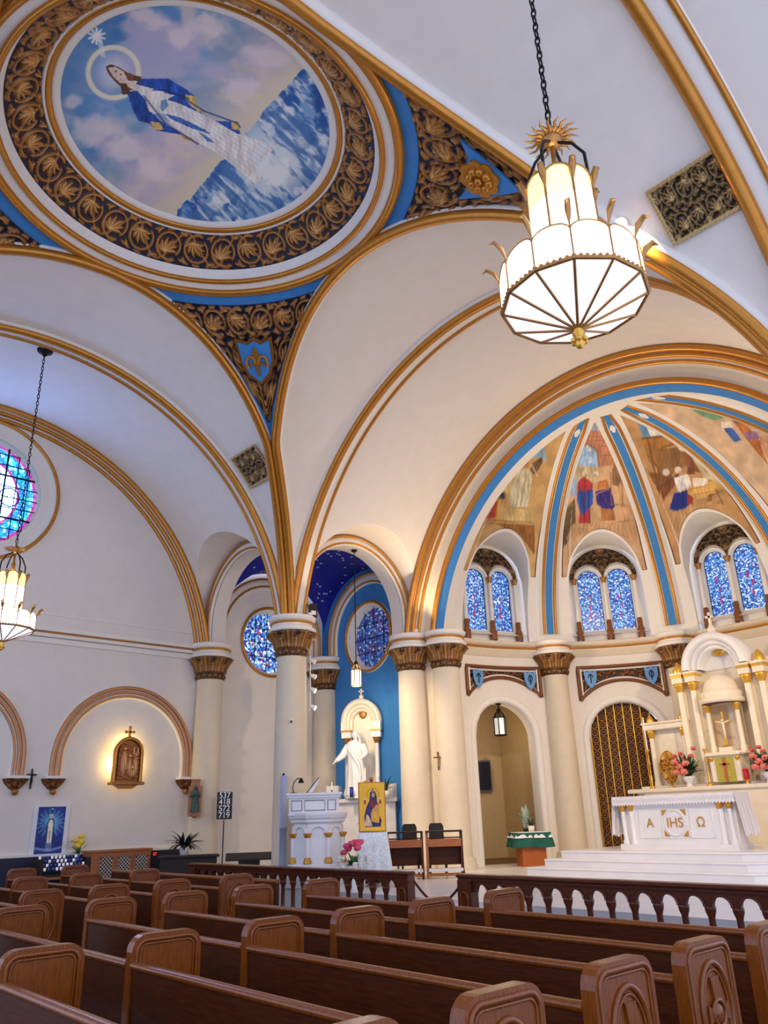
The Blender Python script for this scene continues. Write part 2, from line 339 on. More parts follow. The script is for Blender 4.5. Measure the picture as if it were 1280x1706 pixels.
# ---- gilded rolls along the pendentive edges
for k,lb in((2,'gilded roll moulding curving from the medallion to the transept side of the pillar'),(1,'gilded roll moulding arching over the sanctuary from medallion to pillar'),(0,'gilded roll moulding running diagonally past the large chandelier'),(3,'gilded roll moulding along the nave side of the medallion')):
    s=6.42-(6.42-RING)*(1-np.linspace(0,1,34)**1.0); s=RING+(np.linspace(0,1,40)**1.7)*(6.42-RING); t=t_lim(s,.13); z=np.maximum(ZC+np.sqrt(np.maximum(RB2-t*t,0)),ZS)
    pts=np.r_[np.stack([s,-t,z],-1)[::-1],np.stack([s,t,z],-1)[1:]]; T=TK(k)
    w=MB(); nn_=pts-[[0,0,ZC]]; nn_/=np.linalg.norm(nn_,axis=1)[:,None]; w.tube(T(pts),.14,10,flat=.8); w=struct(w,'trim_%d'%(k+1),WHITE,lb,'moulding')
    g=MB(); g.tube(T(pts-nn_*.12),.10,10); g.build('gilded_roll',GOLD,w)
# ---- ceiling medallion
med=thing('ceiling_medallion','round painted ceiling medallion with a carved gilt scroll frame','medallion',(0,0,ZR))
def torus(rr,z,r,n=96): t=np.linspace(0,2*PI,n,endpoint=False); return MB().tube(np.stack([rr*np.cos(t),rr*np.sin(t),np.full(n,z)],-1),r,10,closed=True)
torus(3.31,-.02,.085).build('outer_roll',GOLD,med); torus(3.03,.03,.052).build('inner_roll',GOLD,med)
mb=MB(); mb.lathe([(3.42,.02),(3.30,-.02),(3.20,.0),(3.12,.03),(3.03,.05)],120); mb.build('white_band',WHITE,med)
mb=MB(); mb.lathe([(3.03,.05),(3.00,.08),(2.99,.12),(2.96,.14),(2.95,.18),(2.93,.20),(2.91,.23)],120); mb.build('stepped_cove',WHITE,med)
nt_,nr_=1500,40; th=np.linspace(0,2*PI,nt_,endpoint=False); w=np.linspace(0,1,nr_); Wd=.52
rb=2.91+(2.42-2.91)*w; zb=.23+(.70-.23)*w
H_=np.array([relief(np.full(nr_,t*16*1.5/(2*PI)),w)*np.minimum(1,np.minimum(w,1-w)*14) for t in th]); nrm=(-.687,-.726)
P=np.stack([(rb[None]+nrm[0]*.07*H_)*np.cos(th)[:,None],(rb[None]+nrm[0]*.07*H_)*np.sin(th)[:,None],zb[None]+nrm[1]*.07*H_],-1)
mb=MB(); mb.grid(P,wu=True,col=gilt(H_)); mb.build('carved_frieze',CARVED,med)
torus(2.41,.70,.035).build('bead_ring',WHITE,med); torus(2.345,.725,.062).build('picture_frame_roll',GOLD,med)
mb=MB(); mb.lathe([(2.42,.70),(2.33,.74),(2.30,.72),(2.17,.74),(2.16,.77)],120); mb.build('picture_frame',WHITE,med)
# painting: robed figure over a stormy sea, sky with rosy clouds
def paint_medallion(P):
    n=len(P); x,y=P[:,0],P[:,1]; c=np.tile(np.array([104.,156,206]),(n,1))
    c=mixc(c,(58,112,172),smooth(fbm(x*.012,y*.012,3),.35,.75)*.7)
    dl=((x-505)*(357-112)-(y-112)*(292-505))/math.hypot(213,245)      # >0 : sea side
    c=mixc(c,(226,208,196),smooth(dl,-210,-20)*.85)
    c=mixc(c,(200,190,212),smooth(fbm(x*.011+5,y*.017,9),.42,.62)*.85)
    c=mixc(c,(232,214,206),smooth(fbm(x*.016+2,y*.014,21),.5,.72)*.8)
    c=mixc(c,(98,150,200),smooth(-(x-250)-(y-110)*.3,20,130)*smooth(fbm(x*.02,y*.02,33),.3,.55)*.8)
    c=mixc(c,(235,222,190),smooth(dl,-60,0)*.7)
    dl=dl+14*(fbm(x*.05,y*.05,77)-.5)
    for bx,by,br in((250,30,38),(300,60,30),(440,95,44),(150,215,46),(205,250,40),(345,40,34),(400,150,40),(260,285,36),(120,170,20)):
        dd=np.hypot((x-bx)/br,(y-by)/(br*.7))+1.1*(fbm(x*.05,y*.05,55)-.5); c=mixc(c,(240,226,224),(1-smooth(dd,.35,1.05))*.75)
    for a0 in range(6):
        o_=np.array([330.+a0*32,300-a0*34]); c=ln(c,P,np.array([o_,o_+[-95,62-a0*16]]),(240,214,168),7.,.22)
    sea=dl>0; k=fbm(x*.045,y*.03,5); sc=np.tile(np.array([126.,172,214]),(n,1)); sc=mixc(sc,(40,94,170),smooth(k,.48,.64)); sc=mixc(sc,(232,238,240),smooth(fbm(x*.05+9,y*.06+4,12),.52,.72)); sc=mixc(sc,(222,232,236),1-smooth(np.hypot(x-455,y-270),20,120)*1.)
    sc=mixc(sc,(40,96,170),smooth(fbm((x+y)*.02,(x-y)*.09,41),.45,.65)*.7); sc=mixc(sc,(238,242,244),smooth(fbm((x+y)*.03+3,(x-y)*.11,43),.58,.75)*.8); sc=mixc(sc,(30,80,160),(1-smooth(np.hypot((x-535)/22,(y-165)/22),.5,1.))*.8)
    c[sea]=sc[sea]
    d=np.hypot(x-189,y-121); c=mixc(c,(228,232,236),(1-smooth(d,6,40))*.75); c=mixc(c,(240,234,206),(1-smooth(abs(d-42),2.5,6))); c=dots(c,P,161,60,14,(245,245,240),.1)
    for a in range(5): aa=a*PI/5; q=abs((x-161)*math.cos(aa)+(y-60)*math.sin(aa)); c=mixc(c,(250,250,246),(q<1.4)*(np.hypot(x-161,y-60)<15)*1.)
    c=mixc(c,(238,240,240),((abs(x-168-(y-75)*.2)<4)&(y>62)&(y<95))*.7)
    sA=lambda t:S(t)*.5
    for t,col,sh in (('430,300 470,262 520,262 562,262 600,285 645,315 652,345 690,395 720,403 792,405 802,447 760,442 700,420 640,395 590,352 540,330 500,312 470,300',(38,82,168),.5),
      ('424,308 452,300 485,330 505,370 530,400 560,420 610,450 650,475 702,500 640,470 590,446 560,442 520,434 498,412 462,402 440,362',(36,78,164),.5),
      ('440,278 470,285 545,305 552,330 600,346 700,392 790,446 900,480 908,500 888,542 902,570 850,612 790,562 740,522 690,492 640,462 580,422 545,378 510,380 490,340',(236,232,226),.22),
      ('620,315 652,322 656,352 692,392 640,356 615,330',(216,180,110),.3),('500,405 515,433 546,432 532,408',(222,186,112),.3),('770,404 797,408 799,434 774,430',(224,190,116),.3),('598,444 640,460 652,476 610,462',(212,172,104),.3),
      ('536,336 552,330 562,352 542,372 534,360',(120,150,190),.2),('548,378 602,392 684,432 704,448 640,428 572,398',(52,98,176),.3),('662,440 700,460 716,478 690,470',(70,112,180),.3),
      ('486,338 500,318 545,308 580,318 560,330 520,332 505,350 510,376 498,372',(240,230,220),.15),
      ('352,222 370,214 398,224 424,240 446,250 472,256 470,274 446,268 436,272 440,292 428,314 408,316 402,290 380,268 362,248',(112,70,48),.5),
      ('360,226 384,222 412,240 424,262 418,278 400,276 376,254',(236,208,188),.1),('412,262 446,274 470,296 452,304 428,290',(238,214,196),.1)):
        fillp(c,P,sA(t),col,sh,3,.05)
    for k_ in range(40):
        a_=k_/39.; c=dots(c,P,430+44*a_+9*math.sin(k_*2.1),248+50*math.sin(a_*2.6)+6*math.cos(k_*3.),9+4*math.sin(k_),(238,242,244),.2)
    for ex,ey in((193,119),(201,124)): c=dots(c,P,ex,ey,2.2,(70,50,50),.4)
    c=dots(c,P,201,133,2.2,(190,110,100),.4)
    for k in range(14):                                                     # folds of the white dress
        a=np.array([300.,186])+np.array([k*3.1-18,k*-4.2+22]); b=np.array([430.,268])+np.array([k*5.2-30,k*-5.4+40]); q=segd(P,a,b); kk=inside(P,S('545,340 600,346 700,392 790,446 900,480 908,500 888,542 902,570 850,612 790,562 690,492 580,422 545,378')*.5); c=mixc(c,(188,188,196),(1-smooth(q,.4,1.8))*kk*.28)
    for t in ('300,160 340,185 395,205 400,212','240,160 275,205 330,240','255,150 275,150 315,165'):
        q=S(t)
        for i in range(len(q)-1): c=mixc(c,(20,46,110),(1-smooth(segd(P,q[i],q[i+1]),.6,2.))*.7)
    return c
g_=330; gx,gy=np.meshgrid(np.linspace(-2.26,2.26,g_),np.linspace(-2.26,2.26,g_),indexing='ij'); P=np.stack([gx,gy,np.full_like(gx,ZR+.765)],-1)
c=paint_medallion(to_px(P).reshape(-1,2)); keep=(np.hypot(gx,gy)<2.24)
idx=-np.ones(g_*g_,int); kk=np.where(keep.ravel())[0]; idx[kk]=np.arange(len(kk)); f=[]
for i in range(g_-1):
    for j in range(g_-1):
        q=(i*g_+j,i*g_+j+1,(i+1)*g_+j+1,(i+1)*g_+j)
        if all(idx[k]>=0 for k in q): f.append(tuple(idx[k] for k in q))
mb=MB(); mb.add((P-[0,0,ZR]).reshape(-1,3)[kk],f,linA(c)[kk]); mb.build('painting',PAINT,med,label='ceiling painting of a woman in white and blue standing over waves')
# ---- ribs across the vaults
def arch_pts(k,s,rad,zlow=ZS,n=72,cz=ZC):
    a=math.asin(np.clip((zlow-cz)/rad,-1,1)); th=np.linspace(a,PI-a,n); return TK(k)(np.stack([np.full(n,s),rad*np.cos(th),cz+rad*np.sin(th)],-1))
def band(k,s0,s1,r0,r1,n=72): return np.array([arch_pts(k,s0,r0,n=n),arch_pts(k,s1,r1,n=n)])
def rib(k,s,lb,no):
    w=MB(); w.grid(np.array([arch_pts(k,q,r) for q,r in((s-.16,A+.02),(s-.12,A-.06),(s+.34,A-.06),(s+.40,A+.02))])); w=struct(w,'trim_%d'%no,WHITE,lb,'rib')
    g=MB(); g.tube(arch_pts(k,s-.02,A-.07),.105,10); g.build('gilded_roll',GOLD,w); g=MB(); g.tube(arch_pts(k,s+.33,A-.06),.045,8); g.build('gilded_bead',GOLD,w)
rib(2,A,'gilded rib across the transept vault in front of the blue-lit wall',5); rib(1,A,'gilded rib across the cream sanctuary vault',6); rib(0,A+.02,'pair of gilded ribs at the upper right corner',7)
w=MB(); w.grid(np.array([arch_pts(2,q,r) for q,r in((-WX-.30,A),(-WX-.26,A-.06),(-WX-.02,A-.24),(-WX,A-.34))])); w=struct(w,'trim_8',WHITE,'triple gilded arch moulding around the transept end wall','moulding')
for ds,dr,r in((.28,.05,.07),(.15,.15,.06),(.05,.27,.05)):
    g=MB(); g.tube(arch_pts(2,-WX-ds,A-dr),r,8); g.build('gilded_roll',GOLD,w)
# ---- vault grilles: carved plates, the dark of the openings put into the colour
def grille(x0,x1,lb):
    mb=MB(); ya,yb=4.38,4.98; n1,n2=80,60; P=[];Hh=[]
    for x in np.linspace(x0,x1,n1):
        a=np.linspace(math.asin(ya/A),math.asin(yb/A),n2); v=np.linspace(0,1,n2); u=(x-x0)/.6*1.9
        h=np.maximum(np.maximum(relief(np.full(n2,u+.37),(v*2)%1.),relief(np.full(n2,u+.9),(v*1.5+.3)%1.)*.8*(np.sin(v*40+u*9)>-.2)),0); ed=min(x-x0,x1-x)<.04; h=np.where((np.minimum(v,1-v)<.06)|ed,.9+.1*np.sin(v*90+x*90),h); r=A-.02-.06*h
        P.append(np.stack([np.full(n2,x),r*np.sin(a),ZC+r*np.cos(a)],-1)); Hh.append(h)
    mb.grid(np.array(P),col=gilt(np.array(Hh),(16,14,14),(120,92,50),(206,176,116)),flip=True)
    mb.build('vault_grille',CARVED,None,None,lb,'grille')
grille(-6.04,-5.0,'carved gilt vent grille on the vault above the corner pillar'); grille(5.27,6.31,'large carved gilt vent grille at upper right beside the chandelier')
# ---- walls with openings, made as vertical strips
def strips(mb,fn,us,zb,zt,holes=(),nz=1):
    us=np.unique(np.r_[us,[h[0] for h in holes],[h[1] for h in holes]])
    for a,b in zip(us[:-1],us[1:]):
        m_=(a+b)/2; hs=sorted([h for h in holes if h[0]<=m_<=h[1]],key=lambda h:h[2]((h[0]+h[1])/2)); lo=zb
        for h in hs+[None]:
            l0,l1=(lo(a),lo(b)) if callable(lo) else (lo,lo)
            if h is None: t0,t1=(zt(a),zt(b)) if callable(zt) else (zt,zt)
            else: t0,t1=h[2](a),h[2](b)
            if max(t0-l0,t1-l1)>1e-5: mb.add([fn(a,l0),fn(b,l1),fn(b,t1),fn(a,t0)],[(0,1,2,3)],smooth=False)
            lo=h[3] if h else None
def circ_hole(u,z,r): return (u-r,u+r,lambda a:z-math.sqrt(max(r*r-(a-u)**2,0)),lambda a:z+math.sqrt(max(r*r-(a-u)**2,0)))
def arch_hole(u,hw,zb,zs): return (u-hw,u+hw,lambda a:zb,lambda a:zs+math.sqrt(max(hw*hw-(a-u)**2,0)))
def ring_lathe(mb,o,ax,b,c,prof,n=64,a0=0,a1=2*PI):
    o,ax,b,c=[np.asarray(k,float) for k in(o,ax,b,c)]; t=np.linspace(a0,a1,n+1)
    return mb.grid(np.array([[o+r*(math.cos(q)*b+math.sin(q)*c)+d*ax for r,d in prof] for q in t]))
def ring_tube(mb,o,b,c,r,tr,n=64,a0=0,a1=2*PI):
    o,b,c=[np.asarray(k,float) for k in(o,b,c)]; full=abs(a1-a0-2*PI)<1e-6; t=np.linspace(a0,a1,n,endpoint=not full); return mb.tube([o+r*(math.cos(q)*b+math.sin(q)*c) for q in t],tr,8,closed=full)
ROSE=(0.,9.47,1.42); W1=(8.5,6.62,.93); W2=(-8.13,6.62,.93)
top=lambda y: ZC+math.sqrt(max(RB2-min(abs(y),6.2)**2,0))+.02 if abs(y)<6.2 else 8.9
mb=MB(); strips(mb,lambda y,z:(WX,y,z),np.linspace(-6.6,WY,150),0.,lambda y:top(y),[circ_hole(*ROSE),circ_hole(*W1)]); struct(mb,'wall_left',WALL,'white transept end wall with the round window and blind arches','wall')
mb=MB(); strips(mb,lambda x,z:(x,WY,z),np.linspace(WX,-6.25,60),CHZ,8.9,[circ_hole(*W2)]); wf=struct(mb,'wall_front',BLUE,'bright blue chapel wall behind the white statue shrine','wall')
mb=MB(); mb.box((WX+.03,-.1,.52),(.06,13.,1.04)); wn=struct(mb,'baseboard_left',NAVYP,'dark navy wainscot along the foot of the transept wall','wainscot'); mb=MB(); mb.box((WX+.045,-.1,1.065),(.09,13.,.05)); mb.build('cap_rail',WHITE,wn)
mb=MB(); mb.box((WX+.07,-.1,6.17),(.22,13.1,.10)); mb.box((WX+.05,-.1,6.03),(.14,13.1,.08)); mb.box((WX+.03,-.1,5.90),(.08,13.1,.12)); mb.box((WX+.015,-.1,6.56),(.04,13.1,.03)); cn=struct(mb,'trim_9',WHITE,'horizontal cornice with dark fillet across the transept wall','cornice'); mb=MB(); mb.box((WX+.055,-.1,6.095),(.13,13.1,.05)); mb.build('dark_fillet',BRONZE,cn)
# windows: round ones
GLS=[(0,(20,50,150)),(.22,(40,110,210)),(.42,(90,170,235)),(.6,(180,215,245)),(.78,(235,240,250)),(.90,(200,40,70)),(.95,(20,30,90))]
G_BLUE=MG('blue_leaded_glass',[(0,(14,40,130)),(.22,(24,86,190)),(.45,(54,140,225)),(.70,(150,205,245)),(.86,(225,238,250)),(.985,(170,80,150))],26,1.0,.03)
G_ROUND=MG('mixed_leaded_glass',GLS,15,1.0,.03); G_DEEP=MG('deep_blue_leaded_glass',[(0,(14,24,110)),(.3,(24,60,170)),(.6,(70,130,215)),(.85,(190,210,240)),(.95,(170,40,70))],17,.5,.03)
G_ROSE=MG('pale_rose_glass',[(0,(90,140,250)),(.25,(120,165,255)),(.5,(140,180,255)),(.8,(110,160,255)),(.95,(200,190,255))],7,20.,.022); G_TEAL=MG('teal_border_glass',[(0,(20,120,190)),(.3,(40,170,210)),(.55,(30,90,200)),(.85,(110,205,235))],13,3.2,.03); G_PINK=MG('magenta_glass',[(0,(220,50,170)),(.5,(190,60,200)),(.8,(240,120,200))],14,1.1,.03)
def round_window(no,o,ax,b,c,r,glass,lb,frame=True):
    o,ax,b,c=[np.asarray(k,float) for k in(o,ax,b,c)]
    mb=MB(); ring_lathe(mb,o,ax,b,c,[(r+.14,.0),(r+.13,.05),(r+.06,.06),(r,.02),(r-.02,-.22),(r-.06,-.25)]); w=struct(mb,'window_%d'%no,WHITE,lb,'window')
    mb=MB(); ring_tube(mb,o+ax*.06,b,c,r+.09,.045); mb.build('gilded_frame',GOLD,w)
    mb=MB(); t=np.linspace(0,2*PI,49)[:-1]; mb.add([o-ax*.24]+[o-ax*.24+r*(math.cos(q)*b+math.sin(q)*c) for q in t],[(0,1+i,1+(i+1)%48) for i in range(48)]); mb.build('stained_glass',glass,w)
    for q in(-.45,.0,.45):
        h=r*math.sqrt(1-q*q)
        for e1,e2 in((b,c),(c,b)):
            m2=MB(); m2.tube([o-ax*.2+e1*q*r-e2*h,o-ax*.2+e1*q*r+e2*h],.012,6); m2.build('glazing_bar',IRON,w)
    return w
round_window(2,(WX,W1[0],W1[1]),(1,0,0),(0,1,0),(0,0,1),W1[2],G_ROUND,'round stained-glass window with red and blue figures behind the pillar')
round_window(3,(W2[0],WY,W2[1]),(0,-1,0),(1,0,0),(0,0,1),W2[2],G_DEEP,'round deep blue stained-glass window on the blue chapel wall')
# rose window with stepped surround and coloured border
o=np.array([WX,ROSE[0],ROSE[1]]); Y,Z=np.array([0,1.,0]),np.array([0,0,1.]); X=np.array([1.,0,0]); rr=ROSE[2]
mb=MB(); ring_lathe(mb,o,X,Y,Z,[(rr+.46,0),(rr+.45,.08),(rr+.36,.09),(rr+.30,.02),(rr+.22,.02),(rr+.18,-.06),(rr+.10,-.06),(rr+.06,-.14),(rr,-.15),(rr-.02,-.3)]); rw=struct(mb,'window_1',WHITE,'large round rose window of pale glass with teal and pink border','window')
mb=MB(); ring_tube(mb,o+X*.09,Y,Z,rr+.40,.05); mb.build('gilded_frame',GOLD,rw)
def annulus(mb,o,b,c,r0,r1,n=72): t=np.linspace(0,2*PI,n+1); return mb.grid(np.array([[o+r*(math.cos(q)*b+math.sin(q)*c) for r in(r0,r1)] for q in t]),smooth=False)
og=o-X*.28; annulus(MB(),og,Y,Z,0.001,.93)
for nm,r0,r1,mt in(('pale_glass',.001,.90,G_ROSE),('pink_ring',.90,.96,G_PINK),('teal_border',.96,1.31,G_TEAL),('pink_edge',1.31,1.38,G_PINK),('white_rim',1.38,1.44,WHITE)):
    mb=MB(); annulus(mb,og,Y,Z,r0,r1); mb.build(nm,mt,rw)
for q in np.arange(-1.12,1.2,.28):
    h=math.sqrt(max(1.4**2-q*q,.01))
    for e1,e2 in((Y,Z),(Z,Y)): m2=MB(); m2.tube([og+X*.03+e1*q-e2*h,og+X*.03+e1*q+e2*h],.026 if abs(abs(q)-.56)<.2 else .014,6); m2.build('glazing_bar',IRON,rw)
for cy,cz in((.72,0),(-.72,0),(0,.72),(0,-.72)):
    m2=MB(); ring_tube(m2,og+X*.03+Y*cy+Z*cz,Y,Z,.24,.016,32); m2.build('roundel',IRON,rw)
# blind arches with corbels
for i,(cy,lb) in enumerate(((4.25,'pale gilded blind arch framing the lit relief plaque'),(0.,'pale gilded blind arch at the left edge of the wall'),(-4.25,'pale gilded blind arch beyond the left edge'))):
    w=MB(); pr_=[(1.86,.0),(1.85,.07),(1.55,.07),(1.53,.0)]; zc=3.12
    t=np.r_[[None],np.linspace(0,PI,40),[None]]; P=[]
    for r,dx in pr_: P.append([(WX+dx,cy+r,2.76)]+[(WX+dx,cy+r*math.cos(a),zc+r*math.sin(a)) for a in np.linspace(0,PI,40)]+[(WX+dx,cy-r,2.76)])
    w.grid(np.array(P)); w=struct(w,'trim_%d'%(10+i),WHITE,lb,'moulding')
    for r,tr in((1.80,.05),(1.69,.04),(1.59,.03)):
        g=MB(); g.tube([(WX+.08,cy+r,2.76)]+[(WX+.08,cy+r*math.cos(a),zc+r*math.sin(a)) for a in np.linspace(0,PI,40)]+[(WX+.08,cy-r,2.76)],tr,8); g.build('gilded_roll',M('rose_gilt',(196,140,92),.4,.4),w)
    for e in(-1,1):
        c=MB(); c.box((WX+.12,cy+e*1.70,2.73),(.24,.50,.06)); cb=c.build('corbel_slab',WHITE,w)
        b=MB(); n1,n2=36,14; P=[];Hh=[]
        for a in np.linspace(-PI/2,PI/2,n1):
            v=np.linspace(0,1,n2); h=relief(np.full(n2,(a+2)/.9),v); r=(.23*(1-v)**.7+.05)*(1+.14*h); P.append(np.stack([WX+r*np.cos(a)*.8,cy+e*1.70+r*np.sin(a),2.70-.25*v],-1)); Hh.append(h)
        b.grid(np.array(P),col=gilt(np.array(Hh),(70,40,20),(140,86,44),(200,140,80))); b.build('corbel',CARVED,w)
        b=MB(); b.ball((WX+.09,cy+e*1.70,2.41),.075,10); b.build('corbel_ball',BRONZE,w)
# ---- columns
def cap_mesh():
    mb=MB(); n1,n2=96,30; P=[];Hh=[]
    for a in np.linspace(0,2*PI,n1,endpoint=False):
        v=np.linspace(0,1,n2); lo=v<.32; vv=np.where(lo,v/.32,(v-.32)/.68)
        h=np.where(lo,relief(np.full(n2,a*1.5*8/(2*PI)),vv)*.8,0)
        le=np.abs(((a*8/PI/2+.0)%1)-.5)*2; le2=np.abs(((a*8/PI/2+.5)%1)-.5)*2
        lf=np.maximum(.75*relief(np.full(n2,a*1.5*7/(2*PI)),vv),np.maximum((1-smooth(np.full(n2,le),.25,.8))*(1-smooth(vv,.5,.62)),(1-smooth(np.full(n2,le2),.3,.85))*(1-smooth(vv,.9,1.)))*(.65+.35*np.cos(a*64)))
        h=np.where(lo,h,lf); r=np.where(lo,.362+.03*np.sin(vv*PI),.375+.165*vv**1.6+.02)+.045*h+np.where(~lo,.07*h*smooth(vv,.35,.9),0)
        P.append(np.stack([r*np.cos(a),r*np.sin(a),5.27+.58*v],-1)); Hh.append(h)
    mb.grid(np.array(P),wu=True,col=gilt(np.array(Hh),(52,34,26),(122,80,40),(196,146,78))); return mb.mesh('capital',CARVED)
CAPM=cap_mesh()
mb=MB(); mb.lathe([(.50,5.85),(.575,5.86),(.585,5.93),(.53,5.97),(.50,6.0),(.50,6.04)],40); mb.lathe([(.50,6.10),(.52,6.12),(.575,6.16),(.58,6.22),(.56,6.24),(0,6.24)],40); ABM=mb.mesh('abacus',WHITE)
mb=MB(); mb.lathe([(.50,6.04),(.535,6.05),(.545,6.08),(.52,6.10)],40); ABG=mb.mesh('gilt_fillet',GOLD)
def column(x,y,zb,lb,mat=CREAM):
    t=thing('column',lb,'column',(x,y,zb),0,'columns of the church')
    mb=MB(); mb.lathe([(.50,0),(.50,.12),(.46,.16),(.47,.22),(.42,.28),(.39,.30),(.385,1.5),(.372,3.5),(.350,5.24-zb),(.365,5.28-zb)],40); mb.build('shaft',mat,t)
    for me,nm in((CAPM,'capital'),(ABM,'abacus'),(ABG,'gilt_fillet')): place(me,nm,t,(0,0,-zb))
    return t
column(-6.32,6.42,CHZ,'tall cream column with gilt capital carrying the fan of ribs, front of the crossing')
column(-10.2,6.42,0,'tall cream column at the transept wall beside the relief of a robed figure')
column(-10.12,10.35,CHZ,'cream column between the white wall and the blue chapel wall')
column(-6.22,10.28,CHZ,'cream column with bright gilt capital left of the apse arch column')
column(-5.36,10.75,CHZ,'cream column under the blue band of the apse arch')
AC=np.array([0.,11.1]); AR=5.65
def ap(th,r=AR,z=0.): a=R(th); return (AC[0]-r*math.cos(a),AC[1]+r*math.sin(a),z)
column(*ap(36,5.60)[:2],CHZ,'cream column between the open doorway and the lattice screen'); column(*ap(72,5.60)[:2],CHZ,'cream column behind the white high altar'); column(*ap(108,5.60)[:2],CHZ,'cream apse column right of the high altar')
# ---- chapel
mb=MB(); n=44; cx,cy,hr_=-8.32,8.5,2.0; u=np.linspace(-1,1,n)
hx=LZ+1.9*np.sqrt(np.maximum(1-u**2,0)); P=np.stack([np.broadcast_to(cx+hr_*u[:,None],(n,n)),np.broadcast_to(cy+hr_*u[None],(n,n)),np.maximum(hx[:,None],hx[None])],-1)
mb.grid(P,flip=True); cvv=struct(mb,'ceiling',NAVY,'night blue groin vault with small stars over the chapel','vault')
mb=MB()
for _ in range(75):
    i,j=random.randint(2,n-3),random.randint(2,n-3); p=P[i,j]; nn=np.cross(P[i+1,j]-P[i-1,j],P[i,j+1]-P[i,j-1]); nn=-nn/np.linalg.norm(nn); nn=nn if nn[2]<0 else -nn
    e=np.cross(nn,[0.3,.5,1]); e/=np.linalg.norm(e); d=np.cross(nn,e); t=np.linspace(0,2*PI,11)[:-1]; r=np.where(np.arange(10)%2,.016,.045)
    mb.prism(np.c_[r*np.cos(t),r*np.sin(t)],p+nn*.02,e,d,nn*.012)
mb.build('stars',M('silver_star_paint',(214,220,236),.5),cvv,'stuff')
mb=MB(); mb.prism(S('-.22,-.05 .12,-.16 .28,-.02 .1,.03 -.05,.16 -.2,.12'),np.array((-6.9,7.35,8.30)),np.array([.6,.55,.3]),np.array([-.5,.5,.55]),np.array([.0,.0,-.03])); mb.build('gilt_star',GOLDB,cvv)
def half_arch(o,b,ax,r0,r1,lb,no,zlow=ZS):
    o,b,ax=[np.asarray(k,float) for k in(o,b,ax)]; Z=np.array([0,0,1.]); t=np.linspace(0,PI,36); dz=zlow-o[2]
    def path(r,d): return [o+b*r+Z*dz+ax*d]+[o+r*(math.cos(a)*b+math.sin(a)*Z)+ax*d for a in t]+[o-b*r+Z*dz+ax*d]
    w=MB(); w.grid(np.array([path(r1,0),path(r1,.08),path(r0,.08),path(r0,0)])); w=struct(w,'trim_%d'%no,WHITE,lb,'moulding')
    for r,tr in((r1-.03,.035),(r0+.05,.03)): g=MB(); g.tube(path(r,.09),tr,8); g.build('gilded_roll',GOLD,w)
half_arch((WX,8.45,LZ-.1),(0,1,0),(1,0,0),1.55,1.86,'pale gilded arch on the white chapel wall above the round window',13)
half_arch((-8.13,WY,LZ-.1),(1,0,0),(0,-1,0),1.50,1.84,'pale gilded arch framing the blue chapel wall',14)
half_arch((-LC,A-.0,LZ),(1,0,0),(0,-1,0),LO,LR-.03,'pale gilded arch opening from the transept into the chapel',15); half_arch((-A+.0,LC,LZ),(0,1,0),(1,0,0),LO,LR-.03,'pale gilded arch opening from the sanctuary into the star-vaulted chapel',16)
# ================================================================== APSE
K1=lambda s,r,**k: arch_pts(1,s,r,**k)
w=MB(); w.grid(np.array([K1(s,r) for s,r in((WY-.32,A),(WY-.28,A-.08),(WY-.10,A-.30),(WY,A-.40),(WY+.04,A-.42),(WY+.08,A-.66),(WY+.10,A-.72))])); w=struct(w,'trim_17',CREAM,'great moulded arch of gilt, white and blue bands around the apse','arch')
for s,r,tr in((WY-.27,A-.07,.085),(WY-.17,A-.19,.07),(WY-.06,A-.30,.06),(WY+.10,A-.70,.08)): g=MB(); g.tube(K1(s,r),tr,8); g.build('gilded_roll',GOLD,w)
g=MB(); g.grid(np.array([K1(s,r) for s,r in((WY+.10,A-.74),(WY+.14,A-.77),(WY+.26,A-.88),(WY+.30,A-.90))])); g.build('blue_band',BLUE,w)
g=MB(); g.grid(np.array([K1(s,r) for s,r in((WY+.30,A-.90),(WY+.70,A-.82))])); g.build('white_soffit',WHITE,w)
mb=MB()
for sx in(-1,1): mb.box((sx*6.05,10.86,(ZS+CHZ)/2),(1.3,.70,ZS-CHZ))
struct(mb,'wall_apse_pier',CREAM,'cream pier behind the columns at the edge of the apse','wall')
DOOR=(18.6,.93,3.6); LAT=(54.5,1.0,3.48); u2=lambda th:AR*R(th)
mb=MB(); strips(mb,lambda u,z:ap(math.degrees(u/AR),AR,z),np.linspace(u2(-4),u2(184),150),CHZ,ZS,[arch_hole(u2(DOOR[0]),DOOR[1],CHZ,DOOR[2]),arch_hole(u2(LAT[0]),LAT[1],CHZ,LAT[2])]); struct(mb,'wall_apse',WALL,'curved cream apse wall with doorway and lattice arch','wall')
def curve_path(th0,hw,zs,r,rad,zb=CHZ,n=30): # arch outline on the curved wall at radius rad (positions)
    u0=u2(th0); pts=[(u0-r,zb)]+[(u0-r*math.cos(a),zs+r*math.sin(a)) for a in np.linspace(0,PI,n)]+[(u0+r,zb)]
    return np.array([ap(math.degrees(u/AR),rad,z) for u,z in pts])
for i,((th0,hw,zs),lb) in enumerate(((DOOR,'moulded round arch around the open doorway with the lantern'),(LAT,'moulded round arch around the gilded lattice'))):
    mb=MB(); mb.grid(np.array([curve_path(th0,hw,zs,r,rad) for r,rad in((hw+.20,AR),(hw+.19,AR-.06),(hw+.05,AR-.05),(hw,AR),(hw,AR+.45))])); struct(mb,'trim_%d'%(18+i),WHITE,lb,'moulding')
